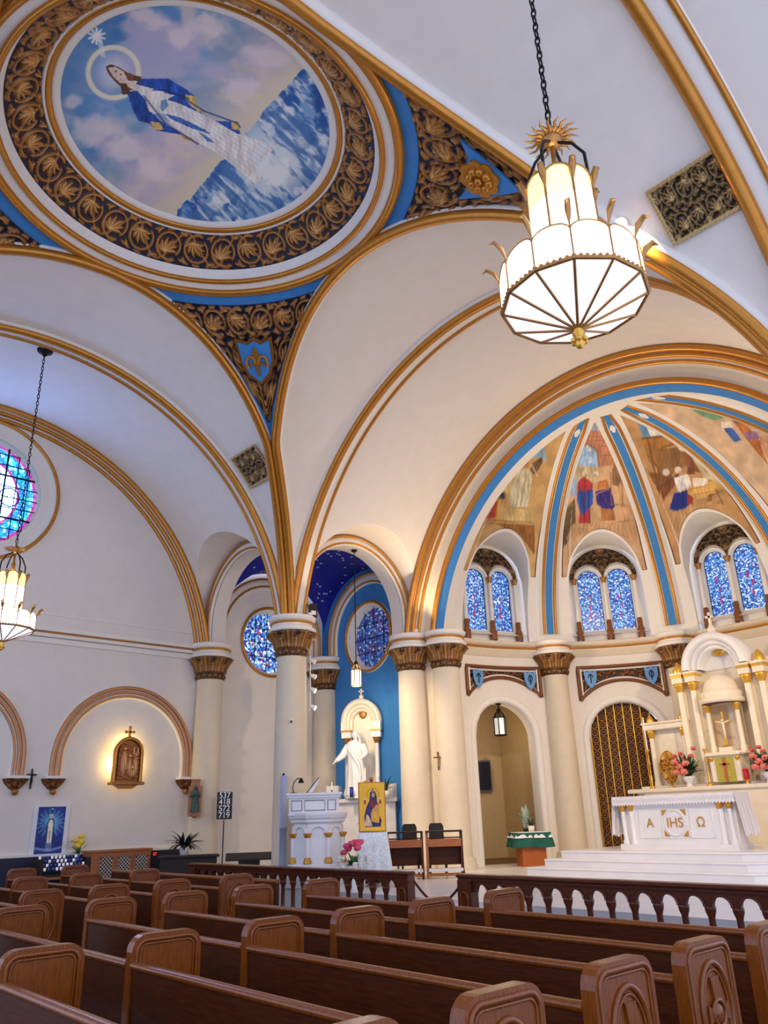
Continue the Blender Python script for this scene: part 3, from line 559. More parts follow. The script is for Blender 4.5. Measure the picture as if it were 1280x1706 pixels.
# room behind the doorway
o=np.array(ap(DOOR[0],AR+.45)); nrm_=np.array([-math.cos(R(DOOR[0])),math.sin(R(DOOR[0])),0]); tg=np.array([math.sin(R(DOOR[0])),math.cos(R(DOOR[0])),0.])
BEIGE=M('beige_sacristy_paint',(196,172,128),.8,var=.04)
RO=o.copy()
def rm(d,t,z): return RO+nrm_*d+tg*t+np.array([0,0,z])
mb=MB(); q=[(0,-1.7),(1.6,-1.7),(2.5,-.3),(2.5,1.6),(0,1.6)]
for (d0,t0),(d1,t1) in zip(q[:-1],q[1:]): mb.grid(np.array([[rm(d0,t0,CHZ),rm(d0,t0,4.9)],[rm(d1,t1,CHZ),rm(d1,t1,4.9)]]),smooth=False)
mb.add([rm(0,-1.7,4.9),rm(1.6,-1.7,4.9),rm(2.5,-.3,4.9),rm(2.5,1.6,4.9),rm(0,1.6,4.9)],[(0,1,2,3,4)]); struct(mb,'wall_sacristy',BEIGE,'beige walls of the passage seen through the doorway','wall')
mb=MB(); mb.add([rm(0,-1.7,CHZ+.01),rm(1.6,-1.7,CHZ+.01),rm(2.5,-.3,CHZ+.01),rm(2.5,1.6,CHZ+.01),rm(0,1.6,CHZ+.01)],[(0,1,2,3,4)]); struct(mb,'floor',M('brown_passage_floor',(104,72,48),.5),'brown floor of the passage behind the doorway','floor')
fr=thing('framed_board','dark framed board on the passage wall inside the doorway','board',rm(2.42,.72,2.72)); 
for nm,mt,wd,hh,th_ in(('frame',M('steel_frame',(120,120,130),.4,.5),.86,.92,.04),('panel',NAVYP,.76,.82,.07)):
    mb=MB(); mb.prism([(-wd/2,-hh/2),(wd/2,-hh/2),(wd/2,hh/2),(-wd/2,hh/2)],(0,0,0),tg,(0,0,1),-nrm_*th_); mb.build(nm,mt,fr)
# cornice of the apse
def arc_lathe(mb,prof,th0,th1,n=90): return mb.grid(np.array([[ap(t,r,z) for r,z in prof] for t in np.linspace(th0,th1,n)]))
mb=MB(); arc_lathe(mb,[(AR,5.80),(AR-.04,5.84),(AR-.05,5.92),(AR-.10,5.98),(AR-.10,6.03)],-2,182); arc_lathe(mb,[(AR-.10,6.09),(AR-.20,6.14),(AR-.22,6.20),(AR-.20,6.235),(AR+.1,6.24)],-2,182); cn=struct(mb,'trim_20',CREAM,'curved cornice with gilt line running round the apse','cornice')
mb=MB(); arc_lathe(mb,[(AR-.10,6.03),(AR-.16,6.045),(AR-.16,6.08),(AR-.10,6.09)],-2,182); mb.build('gilt_fillet',GOLD,cn)
# carved spandrel panels with shields over the two arches
def spandrel(th0,zs,lb,no):
    u0=u2(th0); hw=1.20; zt=5.50; rad=1.62
    def low(u): return zs+math.sqrt(max(rad*rad-(u)**2,0))
    P=[];Hh=[]
    for u in np.linspace(-hw+.1,hw-.1,110):
        z=np.linspace(min(low(u)+.10,zt-.12),zt-.10,26); v=(z-4.5)/.7; h=relief(np.full(26,(u+2)/.62),v%1.); h[0]=h[-1]=0
        P.append([ap(math.degrees((u0+u)/AR),AR-.015-.06*hh,zz) for hh,zz in zip(h,z)]); Hh.append(h)
    mb=MB(); mb.grid(np.array(P),col=gilt(np.array(Hh),(40,26,22),(120,72,36),(186,128,66))); b=mb.build('spandrel_panel',CARVED,None,None,lb,'carved panel')
    path=[(-hw,low(hw))]+[(u,low(u)) for u in np.linspace(-hw,hw,30)]+[(hw,zt),(-hw,zt),(-hw,low(hw))]
    mb=MB(); pts=np.array([ap(math.degrees((u0+u)/AR),AR-.03,z) for u,z in path[:1]+path[1:]]); den=[]
    for a_,b_ in zip(path[:-1],path[1:]):
        for k in np.linspace(0,1,8,endpoint=False): den.append((a_[0]+(b_[0]-a_[0])*k,a_[1]+(b_[1]-a_[1])*k))
    mb.tube([ap(math.degrees((u0+u)/AR),AR-.03,z) for u,z in den],.05,8,closed=True); mb.build('panel_frame',M('brown_gilt_frame',(120,70,34),.4,.3),b)
    mb=MB(); mb.tube([ap(math.degrees((u0+u*.93)/AR),AR-.03,zs+.9+(z-zs-.9)*.965+.05) for u,z in den],.03,6,closed=True); mb.build('inner_fillet',WHITE,b)
    for e in(-1,1):
        t=math.degrees((u0+e*.86)/AR); p=np.array(ap(t,AR-.10,5.17)); n_=np.array([math.cos(R(t)),-math.sin(R(t)),0]); ee=np.array([math.sin(R(t)),math.cos(R(t)),0.])
        mb=MB(); mb.prism(SHIELD*.36,p,ee,(0,0,-1),n_*.03); mb.build('shield',M('pale_blue_shield',(96,150,206),.5),b)
        mb=MB(); k=p+n_*.04; mb.tube([k+ee*.0+np.array([0,0,z]) for z in(-.14,.13)],.014,6); mb.tube([k+ee*.06*math.cos(a)+np.array([0,0,.02+.09*math.sin(a)]) for a in np.linspace(0,PI*(2 if e>0 else 1),16)],.012,6); mb.build('emblem',IRON,b)
spandrel(DOOR[0]+.6,DOOR[2],'carved brown panel with two blue shields above the doorway',0); spandrel(LAT[0]+.6,LAT[2],'carved brown panel with two blue shields above the lattice screen',1)
# lattice screen
lt=thing('lattice_screen','gilded lattice screen of rings and bars in the apse arch','screen',ap(LAT[0],AR+.30,CHZ)); la=R(LAT[0]); LT=np.array([math.sin(la),math.cos(la),0.]); LN=np.array([math.cos(la),-math.sin(la),0.])
mb=MB(); zz=np.linspace(0,PI,24); mb.prism([(-1.02,0),(1.02,0)]+[(1.02*math.cos(a),3.1+1.02*math.sin(a)) for a in zz],(0,0,0),LT,(0,0,1),-LN*.04); mb.build('backing',M('dark_brown_backing',(66,40,24),.6),lt)
for k in range(9):
    u=-.96+.24*k; zt=3.1+math.sqrt(max(1.0-u*u,0.02)); mb=MB(); mb.tube([LT*u+LN*.05,LT*u+LN*.05+np.array([0,0,zt])],.022,6); mb.build('bar',GOLDB,lt)
    if k<8:
        uu=u+.12; zt=3.1+math.sqrt(max(1.0-uu*uu,0.02))-.1; mb=MB()
        for z in np.arange(.12,zt,.20):
            c=LT*uu+LN*.03+np.array([0,0,z]); t=np.linspace(0,2*PI,12,endpoint=False); mb.tube([c+LT*.085*math.cos(a)+np.array([0,0,.085*math.sin(a)]) for a in t],.016,5,closed=True); mb.ball(c,.03,6)
        mb.build('ring_strip',BRONZE,lt,'stuff')
# ---- dome with window lunettes
HW,HZ=1.12,8.1; DZ,DH=6.2,5.0
def dr(z): return AR*math.sqrt(max(1-((z-DZ)/DH)**2,0))
BAYS=(18,54,90,126,162)
def hood(th,rad=HW):
    for b in BAYS:
        u=u2(th-b)
        if abs(u)<=rad+1e-6: return HZ+math.sqrt(max(rad*rad-u*u,0))
    return None
def mer(th,zl,n=26):
    ps=np.linspace(math.asin((zl-DZ)/DH),PI/2,n); return [ap(th,AR*math.cos(p),DZ+DH*math.sin(p)) for p in ps]
mb=MB(); eh=math.degrees(HW/AR); cuts=sorted({-4,184,*[b-eh for b in BAYS],*[b+eh for b in BAYS]})
for a,b in zip(cuts[:-1],cuts[1:]):
    ts=np.linspace(a,b,3 if b-a<16 else 22); inn=hood((a+b)/2) is not None
    mb.grid(np.array([mer(t,(hood(t) or HZ) if inn else ZS) for t in ts]))
    if inn:
        bc=(a+b)/2; mb.grid(np.array([[ap(t,r,hood(t) or HZ) for r in np.linspace(dr(hood(t) or HZ),AR+.14,4)] for t in ts]))
        for t in(a,b): mb.grid(np.array([[ap(t,dr(z)+(AR+.14-dr(z))*k,z) for k in(0,1)] for z in np.linspace(ZS,HZ,8)]))
DOME=struct(mb,'ceiling',WHITE,'white half dome of the apse between painted panels','vault')
# ribs on the dome
RIBN=('rib between the first and second painted apse panels, blue with gilt edges','rib between the second and third painted apse panels, blue with gilt edges','rib at far right of the apse dome, blue with gilt edges','rib on the hidden right side of the dome')
for i,t0 in enumerate((36,72,108,144)):
    def rp(off,lift,zz): r=max(dr(zz)-lift,.02); off=off*min(1,r/1.5); return ap(t0+math.degrees(off/max(r,.5)),r,zz)
    zs_=DZ+DH*np.sin(np.linspace(math.asin(.06),1.40,40))
    mb=MB(); mb.grid(np.array([[rp(o_,l_,z) for o_,l_ in((-.30,.0),(-.29,.05),(.29,.05),(.30,.0))] for z in zs_])); w=struct(mb,'trim_%d'%(21+i),WHITE,RIBN[i],'rib')
    mb=MB(); mb.grid(np.array([[rp(o_,.075,z) for o_ in(-.10,-.03,.03,.10)] for z in zs_])); mb.build('blue_band',BLUE,w)
    for o_ in(-.17,.17): g=MB(); g.tube([rp(o_,.07,z) for z in zs_],.042,8); g.build('gilded_roll',GOLD,w)
# painted panels
q=lambda t:S(t)*.3125+[880,640]; q3=lambda t:S(t)*.2344+[680,620]
def base_paint(P,top,mid,bot,seed):
    y=P[:,1]; c=np.tile(np.array(mid,float),(len(P),1)); n=fbm(P[:,0]*.06,P[:,1]*.06,seed); c=c*(.82+.36*n[:,None]); return np.clip(c,0,255)
def paint_bay(b,P):
    if b==18:
        c=base_paint(P,0,(200,162,104),0,4)
        for t,col in(('860,480 970,480 980,640 930,600 880,620',(140,176,200)),('560,700 760,640 740,860 600,880',(214,190,130)),('770,690 870,690 880,760 850,960 740,960 720,900',(212,204,170)),('880,650 950,600 958,640 930,690 900,730 868,700',(118,88,58)),('560,960 640,880 668,900 620,1035 530,1045',(164,58,50)),('620,860 690,850 690,900 625,910',(60,60,70)),('640,900 660,900 640,1080 615,1080',(190,150,70)),('480,1060 900,1090 900,1300 800,1160 640,1085',(150,98,46)),('720,960 880,980 890,1060 660,1050',(206,180,120))): fillp(c,P,q3(t),col,.35,6)
        for t,w_,col in(('800,700 770,950',7,(172,160,120)),('840,700 800,950',7,(168,154,112)),('860,720 850,900',6,(172,160,120)),('900,690 940,620',6,(80,56,40)),('880,660 920,740',8,(226,216,188)),('640,890 620,1060',7,(180,120,40)),('700,860 690,960',6,(170,126,60)),('560,1050 700,1060',6,(120,74,40))): c=ln(c,P,q3(t),col,w_*.2344,.75)
        c=dots(c,P,877,775,6,(186,128,84),.4); c=dots(c,P,876,771,6,(140,90,50),.3,3.); return c
    if b==54:
        c=base_paint(P,0,(206,168,128),0,8)
        for t,col in(('300,150 370,150 430,250 300,260',(150,172,194)),('280,250 425,245 470,430 380,440 372,360 320,322 262,345 240,330',(188,128,98)),('236,440 240,390 262,345 320,322 362,350 372,440',(148,184,222)),('230,430 370,440 380,520 230,520',(196,176,140)),('175,690 250,610 255,740 205,860 165,860',(104,84,48)),('220,500 262,500 262,600 215,590',(150,176,206)),
          ('265,520 300,490 345,530 345,600 332,640 334,742 268,742 276,690 262,620',(178,58,62)),('300,570 348,558 346,640 300,692 284,697 260,620 272,566',(38,84,172)),('372,520 420,508 442,560 368,578',(190,126,66)),('358,572 442,553 464,650 442,678 400,666 368,640',(58,48,128)),('388,660 456,668 468,728 394,728',(170,112,62)),('440,470 502,470 505,640 590,650 620,840 500,760 480,540 450,540',(206,160,118)),('448,448 488,438 496,520 480,545 450,535',(146,106,76)),('240,745 480,735 560,700 640,880 400,760 200,830',(196,154,112))): fillp(c,P,q(t),col,.3,9)
        for x,y,r,col in((303,476,17,(222,206,176)),(309,486,10,(196,144,112)),(362,478,17,(224,214,200)),(357,487,10,(196,146,112)),(236,496,14,(214,176,140)),(466,440,12,(150,100,80))): c=dots(c,P,880+x*.3125,640+y*.3125,r*.3125,col,.7)
        for t,w_,col in(('305,500 300,740',6,(120,30,40)),('322,560 330,740',5,(120,30,44)),('290,570 300,690',5,(20,50,120)),('330,570 318,660',5,(24,56,130)),('380,580 420,660',5,(34,28,90)),('410,565 445,660',5,(34,28,92)),('440,470 445,640',5,(160,112,78)),('500,470 506,650',6,(150,104,70)),('372,360 378,440',6,(150,100,74)),('262,345 240,440',6,(150,100,74)),('262,345 320,322 362,350 372,360',6,(140,90,66)),('440,640 600,650',5,(150,108,76)),('480,735 600,720',5,(150,110,80)),('300,280 410,280',3,(150,96,72)),('290,300 420,300',3,(150,96,72)),('380,330 440,330',3,(150,96,72)),('385,380 455,380',3,(150,96,72)),('430,560 350,590',4,(210,168,140)),('345,580 370,590',5,(214,172,142))): c=ln(c,P,q(t),col,w_*.3125,.7)
        c=mixc(c,(236,238,240),smooth(fbm(P[:,0]*.12,P[:,1]*.16,91),.5,.7)*inside(P,q('240,430 262,345 320,322 362,350 372,430'))*.8)
        return c
    if b==90:
        c=base_paint(P,0,(190,146,98),0,12)
        for t,col in(('520,90 660,80 900,260 880,300 700,340 620,300 580,200',(106,148,184)),('588,150 640,190 780,282 660,290 612,190',(226,230,224)),('605,290 845,258 880,290 705,352 690,450 640,410',(168,116,56)),('690,350 835,330 850,430 770,480 690,480',(140,100,60)),('880,290 1020,400 1090,520 1000,530 930,400',(128,152,168)),('640,470 770,480 740,560 700,580',(128,84,48)),('700,540 800,480 800,520 720,620',(120,70,40)),
          ('826,345 900,328 975,440 966,486 850,455',(134,86,56)),('880,400 962,420 994,512 940,502',(222,202,152)),('850,450 890,440 890,480 850,480',(120,72,40)),('778,500 852,478 874,545 800,582',(232,228,224)),('780,580 850,566 862,640 820,682 752,668',(22,50,142)),('845,570 884,566 878,640 852,642',(150,48,50)),('858,545 1034,506 1056,540 962,604 900,614 850,582',(216,172,100)),('880,500 960,500 950,545 880,545',(236,226,206)),('960,590 985,580 975,640 955,640',(140,92,50)),('756,690 900,640 1100,600 1200,660 1100,640 950,640 790,800',(192,150,102))): fillp(c,P,q(t),col,.3,13)
        for x,y,r,col in((800,458,22,(228,218,200)),(812,472,12,(204,156,124)),(822,335,26,(238,230,200)),(832,338,15,(204,160,128)),(736,470,22,(220,206,190))): c=dots(c,P,880+x*.3125,640+y*.3125,r*.3125,col,.7)
        for t,w_,col in(('610,290 845,262',9,(110,70,34)),('640,300 700,580',9,(112,72,40)),('700,350 860,270',7,(120,80,44)),('690,560 800,480',8,(100,60,34)),('860,350 880,440',5,(90,56,36)),('900,340 950,470',5,(92,58,38)),('900,420 950,500',4,(186,164,116)),('930,420 970,500',4,(186,164,116)),('800,590 790,660',5,(12,30,96)),('830,580 830,660',5,(12,30,96)),('800,510 850,560',4,(190,186,186)),('870,560 1030,520',4,(180,132,64)),('880,590 1000,570',4,(176,128,60)),('960,600 1050,560',5,(120,80,44)),('1000,560 1040,640',6,(120,78,44)),('870,300 1010,410',6,(100,112,120)),('640,380 690,440',6,(120,78,40))): c=ln(c,P,q(t),col,w_*.3125,.7)
        return c
    c=base_paint(P,0,(216,186,152),0,16)
    for t,col in(('760,60 860,55 900,120 840,110',(150,120,110)),('840,80 910,66 970,115 1040,180 1000,195 930,172 880,140',(108,152,112)),('1030,200 1090,200 1100,250 1040,250',(232,214,190)),('1040,235 1090,232 1140,300 1100,310',(60,100,172)),('1095,200 1140,186 1235,300 1280,430 1200,340',(188,116,56)),('1090,160 1130,160 1130,210 1095,205',(150,96,70)),('1180,170 1230,140 1290,190 1290,250 1230,220',(58,92,164)),('1150,260 1220,250 1240,290 1180,300',(150,110,150)),('1230,280 1300,260 1300,420 1270,380',(200,150,120))): fillp(c,P,q(t),col,.35,17)
    return c
MN=('painted apse panel with a pale angel, leftmost','painted apse panel of two women greeting before a brick arch','painted apse panel of a stable scene with straw and light beam','painted apse panel cut by the right picture edge')
for b,lb in zip(BAYS[:4],MN):
    P=[]; al=np.linspace(-13.6,13.6,110); mg=.34
    for a in al:
        hz=hood(b+a,HW+.05); zl=(hz or HZ)+.02
        rr_=mg/max(R(18-abs(a)),1e-3); zh=DZ+DH*math.sqrt(max(1-(rr_/AR)**2,0.0)) if rr_<AR else zl
        zh=max(zh,zl+.01); z=np.linspace(math.asin((zl-DZ)/DH),math.asin(min((zh-DZ)/DH,.9999)),90)
        P.append([ap(b+a,AR*math.cos(p)-.012,DZ+DH*math.sin(p)) for p in z])
    P=np.array(P); c=paint_bay(b,to_px(P).reshape(-1,2)).reshape(P.shape); e=np.minimum(np.arange(90),89-np.arange(90))
    c[:,e<1]=(92,56,34); c[:2]=c[-2:]=(92,56,34)
    mb=MB(); mb.grid(P,col=linA(c)); mb.build('mural_panel',PAINT,DOME,None,lb)
# windows of the apse
LU,LH,LZ0,LZ1=.44,.33,6.60,8.12
def lanc(u): return LZ1+math.sqrt(max((LH+.10)**2-(abs(u)-LU)**2,0)) if abs(abs(u)-LU)<LH+.10 else LZ1
wn=('paired lancet window of blue glass in the apse bay nearest the arch column','paired lancet window of blue glass in the middle of the apse wall','paired lancet window of blue glass above the high altar','paired lancet window right of the high altar')
for i,b in enumerate(BAYS[:4]):
    a=R(b); o=np.array(ap(b,AR+.12)); e=np.array([math.sin(a),math.cos(a),0.]); n_=np.array([math.cos(a),-math.sin(a),0.]); Zv=np.array([0,0,1.])
    pt=lambda u,z,d=0.:tuple(o+e*u+Zv*z+n_*d)
    mb=MB(); strips(mb,lambda u,z:pt(u,z),np.linspace(-HW-.12,HW+.12,54),ZS-.1,lambda u:HZ+math.sqrt(max((HW+.12)**2-u*u,0))+.02,[arch_hole(-LU,LH,LZ0,LZ1),arch_hole(LU,LH,LZ0,LZ1)])
    for sg in(-1,1):
        pa=[(sg*LU-LH,LZ0)]+[(sg*LU-LH*math.cos(k),LZ1+LH*math.sin(k)) for k in np.linspace(0,PI,20)]+[(sg*LU+LH,LZ0)]
        mb.grid(np.array([[pt(u,z,d) for u,z in pa+pa[:1]] for d in(0,-.12)]),smooth=False)
        pb=[(sg*LU-(LH+.07)*math.cos(k),LZ1+(LH+.07)*math.sin(k)) for k in np.linspace(0,PI,20)]; mb.tube([pt(u,z,.02) for u,z in pb],.05,6)
    mb.add([pt(-HW,LZ0-.02,0),pt(HW,LZ0-.02,0),pt(HW,LZ0-.16,.20),pt(-HW,LZ0-.16,.20)],[(0,1,2,3)])
    w=struct(mb,'window_%d'%(4+i),WHITE,wn[i],'window')
    for sg in(-1,1):
        pa=[(sg*LU-LH,LZ0),(sg*LU+LH,LZ0)]+[(sg*LU+LH*math.cos(k),LZ1+LH*math.sin(k)) for k in np.linspace(0,PI,20)]
        g=MB(); g.add([pt(u,z,-.10) for u,z in pa],[tuple(range(len(pa)))]); g.build('stained_glass',G_BLUE,w)
        g=MB(); g.tube([pt(u,z,-.085) for u,z in pa],.016,6,closed=True); g.build('lead_frame',IRON,w)
        # red and violet figure pieces in the glass
        g=MB(); r_=random.Random(i*2+sg)
        for k in range(3):
            uu=sg*LU+r_.uniform(-.06,.06); z0=7.05+k*.26+r_.uniform(-.05,.05); s_=r_.uniform(.015,.04); g.prism([(uu-s_,z0-.06),(uu+s_*.8,z0-.09),(uu+s_,z0+.07),(uu-s_*.3,z0+.10)],o-n_*.098,e,Zv,n_*.004)
        g.build('red_glass',M('red_violet_glass',(120,30,70),.3,emit=(170,50,110),es=.7),w)
    P=[];Hh=[]
    for u in np.linspace(-.98,.98,90):
        z1=HZ+math.sqrt(max(1.0-u*u,0)); z0=min(lanc(u)+.06,z1-.01) if abs(abs(u)-LU)<LH+.10 else LZ1-.10*(1-abs(u)*5 if abs(u)<.2 else 0)
        z0=min(z0,z1-.01); z=np.linspace(z0,z1,30); h=relief(np.full(30,(abs(u)+.3)/.62),((z-8.2)/.62)%1.); h[0]=h[-1]=.3
        P.append([pt(u,zz,.03+.08*hh) for zz,hh in zip(z,h)]); Hh.append(h)
    g=MB(); g.grid(np.array(P),col=gilt(np.array(Hh),(40,28,20),(104,76,44),(164,124,74))); g.build('carved_tympanum',CARVED,w)
    for u in(-.87,0.,.87):
        c0=o+e*u+n_*.10; g=MB(); g.lathe([(.055,6.86),(.05,8.0)],12,(c0[0],c0[1],0)); g.build('colonnette',WHITE,w)
        g=MB(); g.lathe([(.055,8.0),(.06,8.04),(.10,8.14),(.11,8.17),(0,8.17)],12,(c0[0],c0[1],0)); g.build('colonnette_capital',BRONZE,w)
        g=MB(); g.lathe([(.11,6.30),(.11,6.55),(.075,6.62),(.075,6.84),(.05,6.88)],12,(c0[0],c0[1],0)); g.build('colonnette_base',M('brown_marble',(128,78,38),.35,var=.2,scale=12),w)
# ================================================================== PEWS
def outline(y0,y1,h,r,n=6):
    p=[(y0,0),(y1,0)]+[(y1-r+r*math.cos(a),h-r+r*math.sin(a)) for a in np.linspace(0,PI/2,n)]+[(y0+r+r*math.cos(a),h-r+r*math.sin(a)) for a in np.linspace(PI/2,PI,n)]
    return p
PEH=.975; PTH=.08
mb=MB(); mb.prism(outline(-.04,.46,PEH,.10),(-PTH/2,0,0),(0,1,0),(0,0,1),(PTH,0,0)); PEND=mb.mesh('end_panel',WOODP)
mb=MB()
for sx in(-1,1):
    for off,tr in((.035,.013),(.058,.008)):
        o_=outline(-.04+off,.46-off,PEH-off,max(.10-off,.05)); mb.tube([(sx*(PTH/2+.002),y,z) for y,z in o_[1:]+[(o_[0][0],0.0)]],tr,6)
PRIM=mb.mesh('end_moulding',WOODP)
def oval_mesh():
    mb=MB(); x=PTH/2+.004; c=(.21,.63); t=np.linspace(0,2*PI,36,endpoint=False)
    mb.tube([(x,c[0]+.155*math.cos(a),c[1]+.235*math.sin(a)) for a in t],.016,6,closed=True)
    mb.tube([(x,c[0]+.125*math.cos(a),c[1]+.20*math.sin(a)) for a in t],.008,6,closed=True)
    for a0 in(0,PI/2,PI,PI*1.5):
        e=(math.cos(a0),math.sin(a0)); f=(-e[1],e[0]); L=(.105 if e[0]**2>.5 else .17)
        mb.prism([(.035*0-.022,.05),(.022,.05),(.045,L),(-.045,L)],(x-.01,c[0],c[1]),(0,f[0],f[1]),(0,e[0],e[1]),(.022,0,0))
    mb.ball((x,c[0],c[1]),.05,10,.5,1,1); mb.tube([(x+.01,c[0]+.06*math.cos(a),c[1]+.06*math.sin(a)) for a in t],.012,6,closed=True)
    for e in(-1,1): mb.tube([(x,.21+e*(.03+.10*k),.22+.10*math.sin(k*PI)) for k in np.linspace(0,1,8)],[.004,.014,.018,.02,.02,.018,.014,.004],6)
    return mb.mesh('carved_oval',WOODP)
POVAL=oval_mesh()
ROWS=(1.62,.66,-.18,-.99,-1.86,-2.67)
ORD=('front row','second row','third row','fourth row','fifth row','sixth row')
def pew(x0,xm,x1,y,lb):
    t=thing('pew',lb,'pew',(0,y,0),0,'wooden pews in rows')
    for xx,nm in((x0,'end_panel'),(xm,'divider_panel'),(x1,'end_panel')):
        e=place(PEND,nm,t,(xx,0,0)); place(PRIM,'end_moulding',e)
        if nm=='end_panel':
            o=place(POVAL,'carved_oval',e)
            if xx<0 and xx==min(x0,x1) or (xx>0 and xx==x0): o.rotation_euler=(0,0,PI); o.location=(0,.42,0)
    L=x1-x0; cx=(x0+x1)/2
    for a,b in((x0,xm),(xm,x1)):
        w=b-a-PTH; c=(a+b)/2
        m_=MB(); m_.prism([(-.02,.30),(.02,.30),(-.0,.80),(-.03,.80)],(c-w/2,0,0),(0,1,0),(0,0,1),(w,0,0)); m_.build('backrest',WOOD,t)
        m_=MB(); m_.tube([(c-w/2,-.015,.80),(c+w/2,-.015,.80)],.036,10,flat=.7); m_.build('top_rail',WOODP,t)
        m_=MB(); m_.box((c,.23,.43),(w,.42,.035),bev=.01); m_.build('seat',WOOD,t)
        m_=MB(); m_.box((c,-.05,.16),(w,.05,.03)); m_.build('kneeler_bar',WOOD,t)
for y,od in zip(ROWS,ORD):
    pew(.92,3.78,6.72,y,'dark wooden pew in the %s on the near side of the centre aisle'%od)
for y,od in zip(ROWS[:5],ORD):
    pew(-6.72,-3.8,-1.0,y,'dark wooden pew in the %s on the far side of the centre aisle'%od)
# low panelled front before the far block
t=thing('pew_front_panel','low panelled wooden front before the first far pew','panel',(-3.86,2.55,0))
mb=MB(); mb.box((0,0,.40),(5.6,.05,.80)); mb.build('board',WOOD,t); mb=MB(); mb.tube([(-2.8,0,.82),(2.8,0,.82)],.035,8); mb.build('top_rail',WOODP,t)
# ================================================================== COMMUNION RAIL
RS=.31
mb=MB(); mb.lathe([(.06,.10),(.06,.17),(.045,.19),(.038,.22),(.036,.50),(.042,.53),(.058,.57),(.062,.60),(.062,.625),(0,.625)],10); COLO=mb.mesh('colonnette',RAILW)
def tracery():
    mb=MB(); n=14; hw=RS/2; r=.115; zs=.62; zt=.77
    up=[(-hw,zt),(hw,zt)]
    for sgn in(-1,1):
        P=[]
        for a in np.linspace(0,PI/2,n): P.append([(sgn*r*math.sin(PI/2-a) if 0 else sgn*r*math.cos(a),y,zs+r*math.sin(a)) for y in(-.035,.035)])
        mb.grid(np.array(P)); 
        for y in(-.035,.035):
            for k in range(n-1):
                a0,a1=np.linspace(0,PI/2,n)[k:k+2]; x0,z0,x1,z1=sgn*r*math.cos(a0),zs+r*math.sin(a0),sgn*r*math.cos(a1),zs+r*math.sin(a1)
                mb.add([(x0,y,z0),(x1,y,z1),(x1,y,zt),(x0,y,zt)],[(0,1,2,3)])
            mb.add([(sgn*hw,y,zs),(sgn*r,y,zs),(sgn*r,y,zt),(sgn*hw,y,zt)],[(0,1,2,3)])
    mb.tube([(r*math.cos(a),-.045,zs+r*math.sin(a)) for a in np.linspace(0,PI,16)],.014,6); return mb.mesh('arch_tracery',RAILW)
TRAC=tracery()
def rail(x0,x1,lb):
    t=thing('communion_rail',lb,'rail',((x0+x1)/2,4.55,0),0,'communion rails'); h=(x1-x0)/2
    mb=MB(); mb.box((0,0,.825),(2*h,.20,.05),bev=.015); mb.box((0,0,.785),(2*h-.04,.13,.035)); mb.build('top_rail',RAILW,t)
    mb=MB(); mb.box((0,0,.05),(2*h-.04,.14,.10)); mb.build('base_rail',RAILW,t)
    for e in(-1,1):
        mb=MB(); mb.box((e*(h-.14),0,.385),(.26,.15,.77)); p=mb.build('end_post',RAILW,t)
        mb=MB(); o_=[(-.07,.15),(.07,.15)]+[(.07*math.cos(a),.55+.07*math.sin(a)) for a in np.linspace(0,PI,10)]; mb.tube([(e*(h-.14)+u,-.08,z) for u,z in o_],.012,6,closed=True); mb.build('arched_moulding',WOODP,p)
    n=int((2*h-.56)/RS); s=(2*h-.56)/n
    for i in range(n):
        x=-h+.28+s*(i+.5); place(TRAC,'arch_tracery',t,(x,0,0),0,(s/RS,1,1))
        if i: place(COLO,'colonnette',t,(x-s/2,0,0))
rail(-7.25,-.40,'dark carved communion rail left of the opening, below the white pulpit'); rail(.62,7.2,'dark carved communion rail right of the opening, before the altar steps')
mb=MB(); mb.tube([(-.40+.05+1.0*k,4.55,.72-.5*math.sin(k*PI)*.55) for k in np.linspace(0,.93,14)],.018,8); mb.build('barrier_rope',M('dark_red_rope',(70,26,22),.8),None,None,'dark rope hanging across the opening of the communion rail','rope')
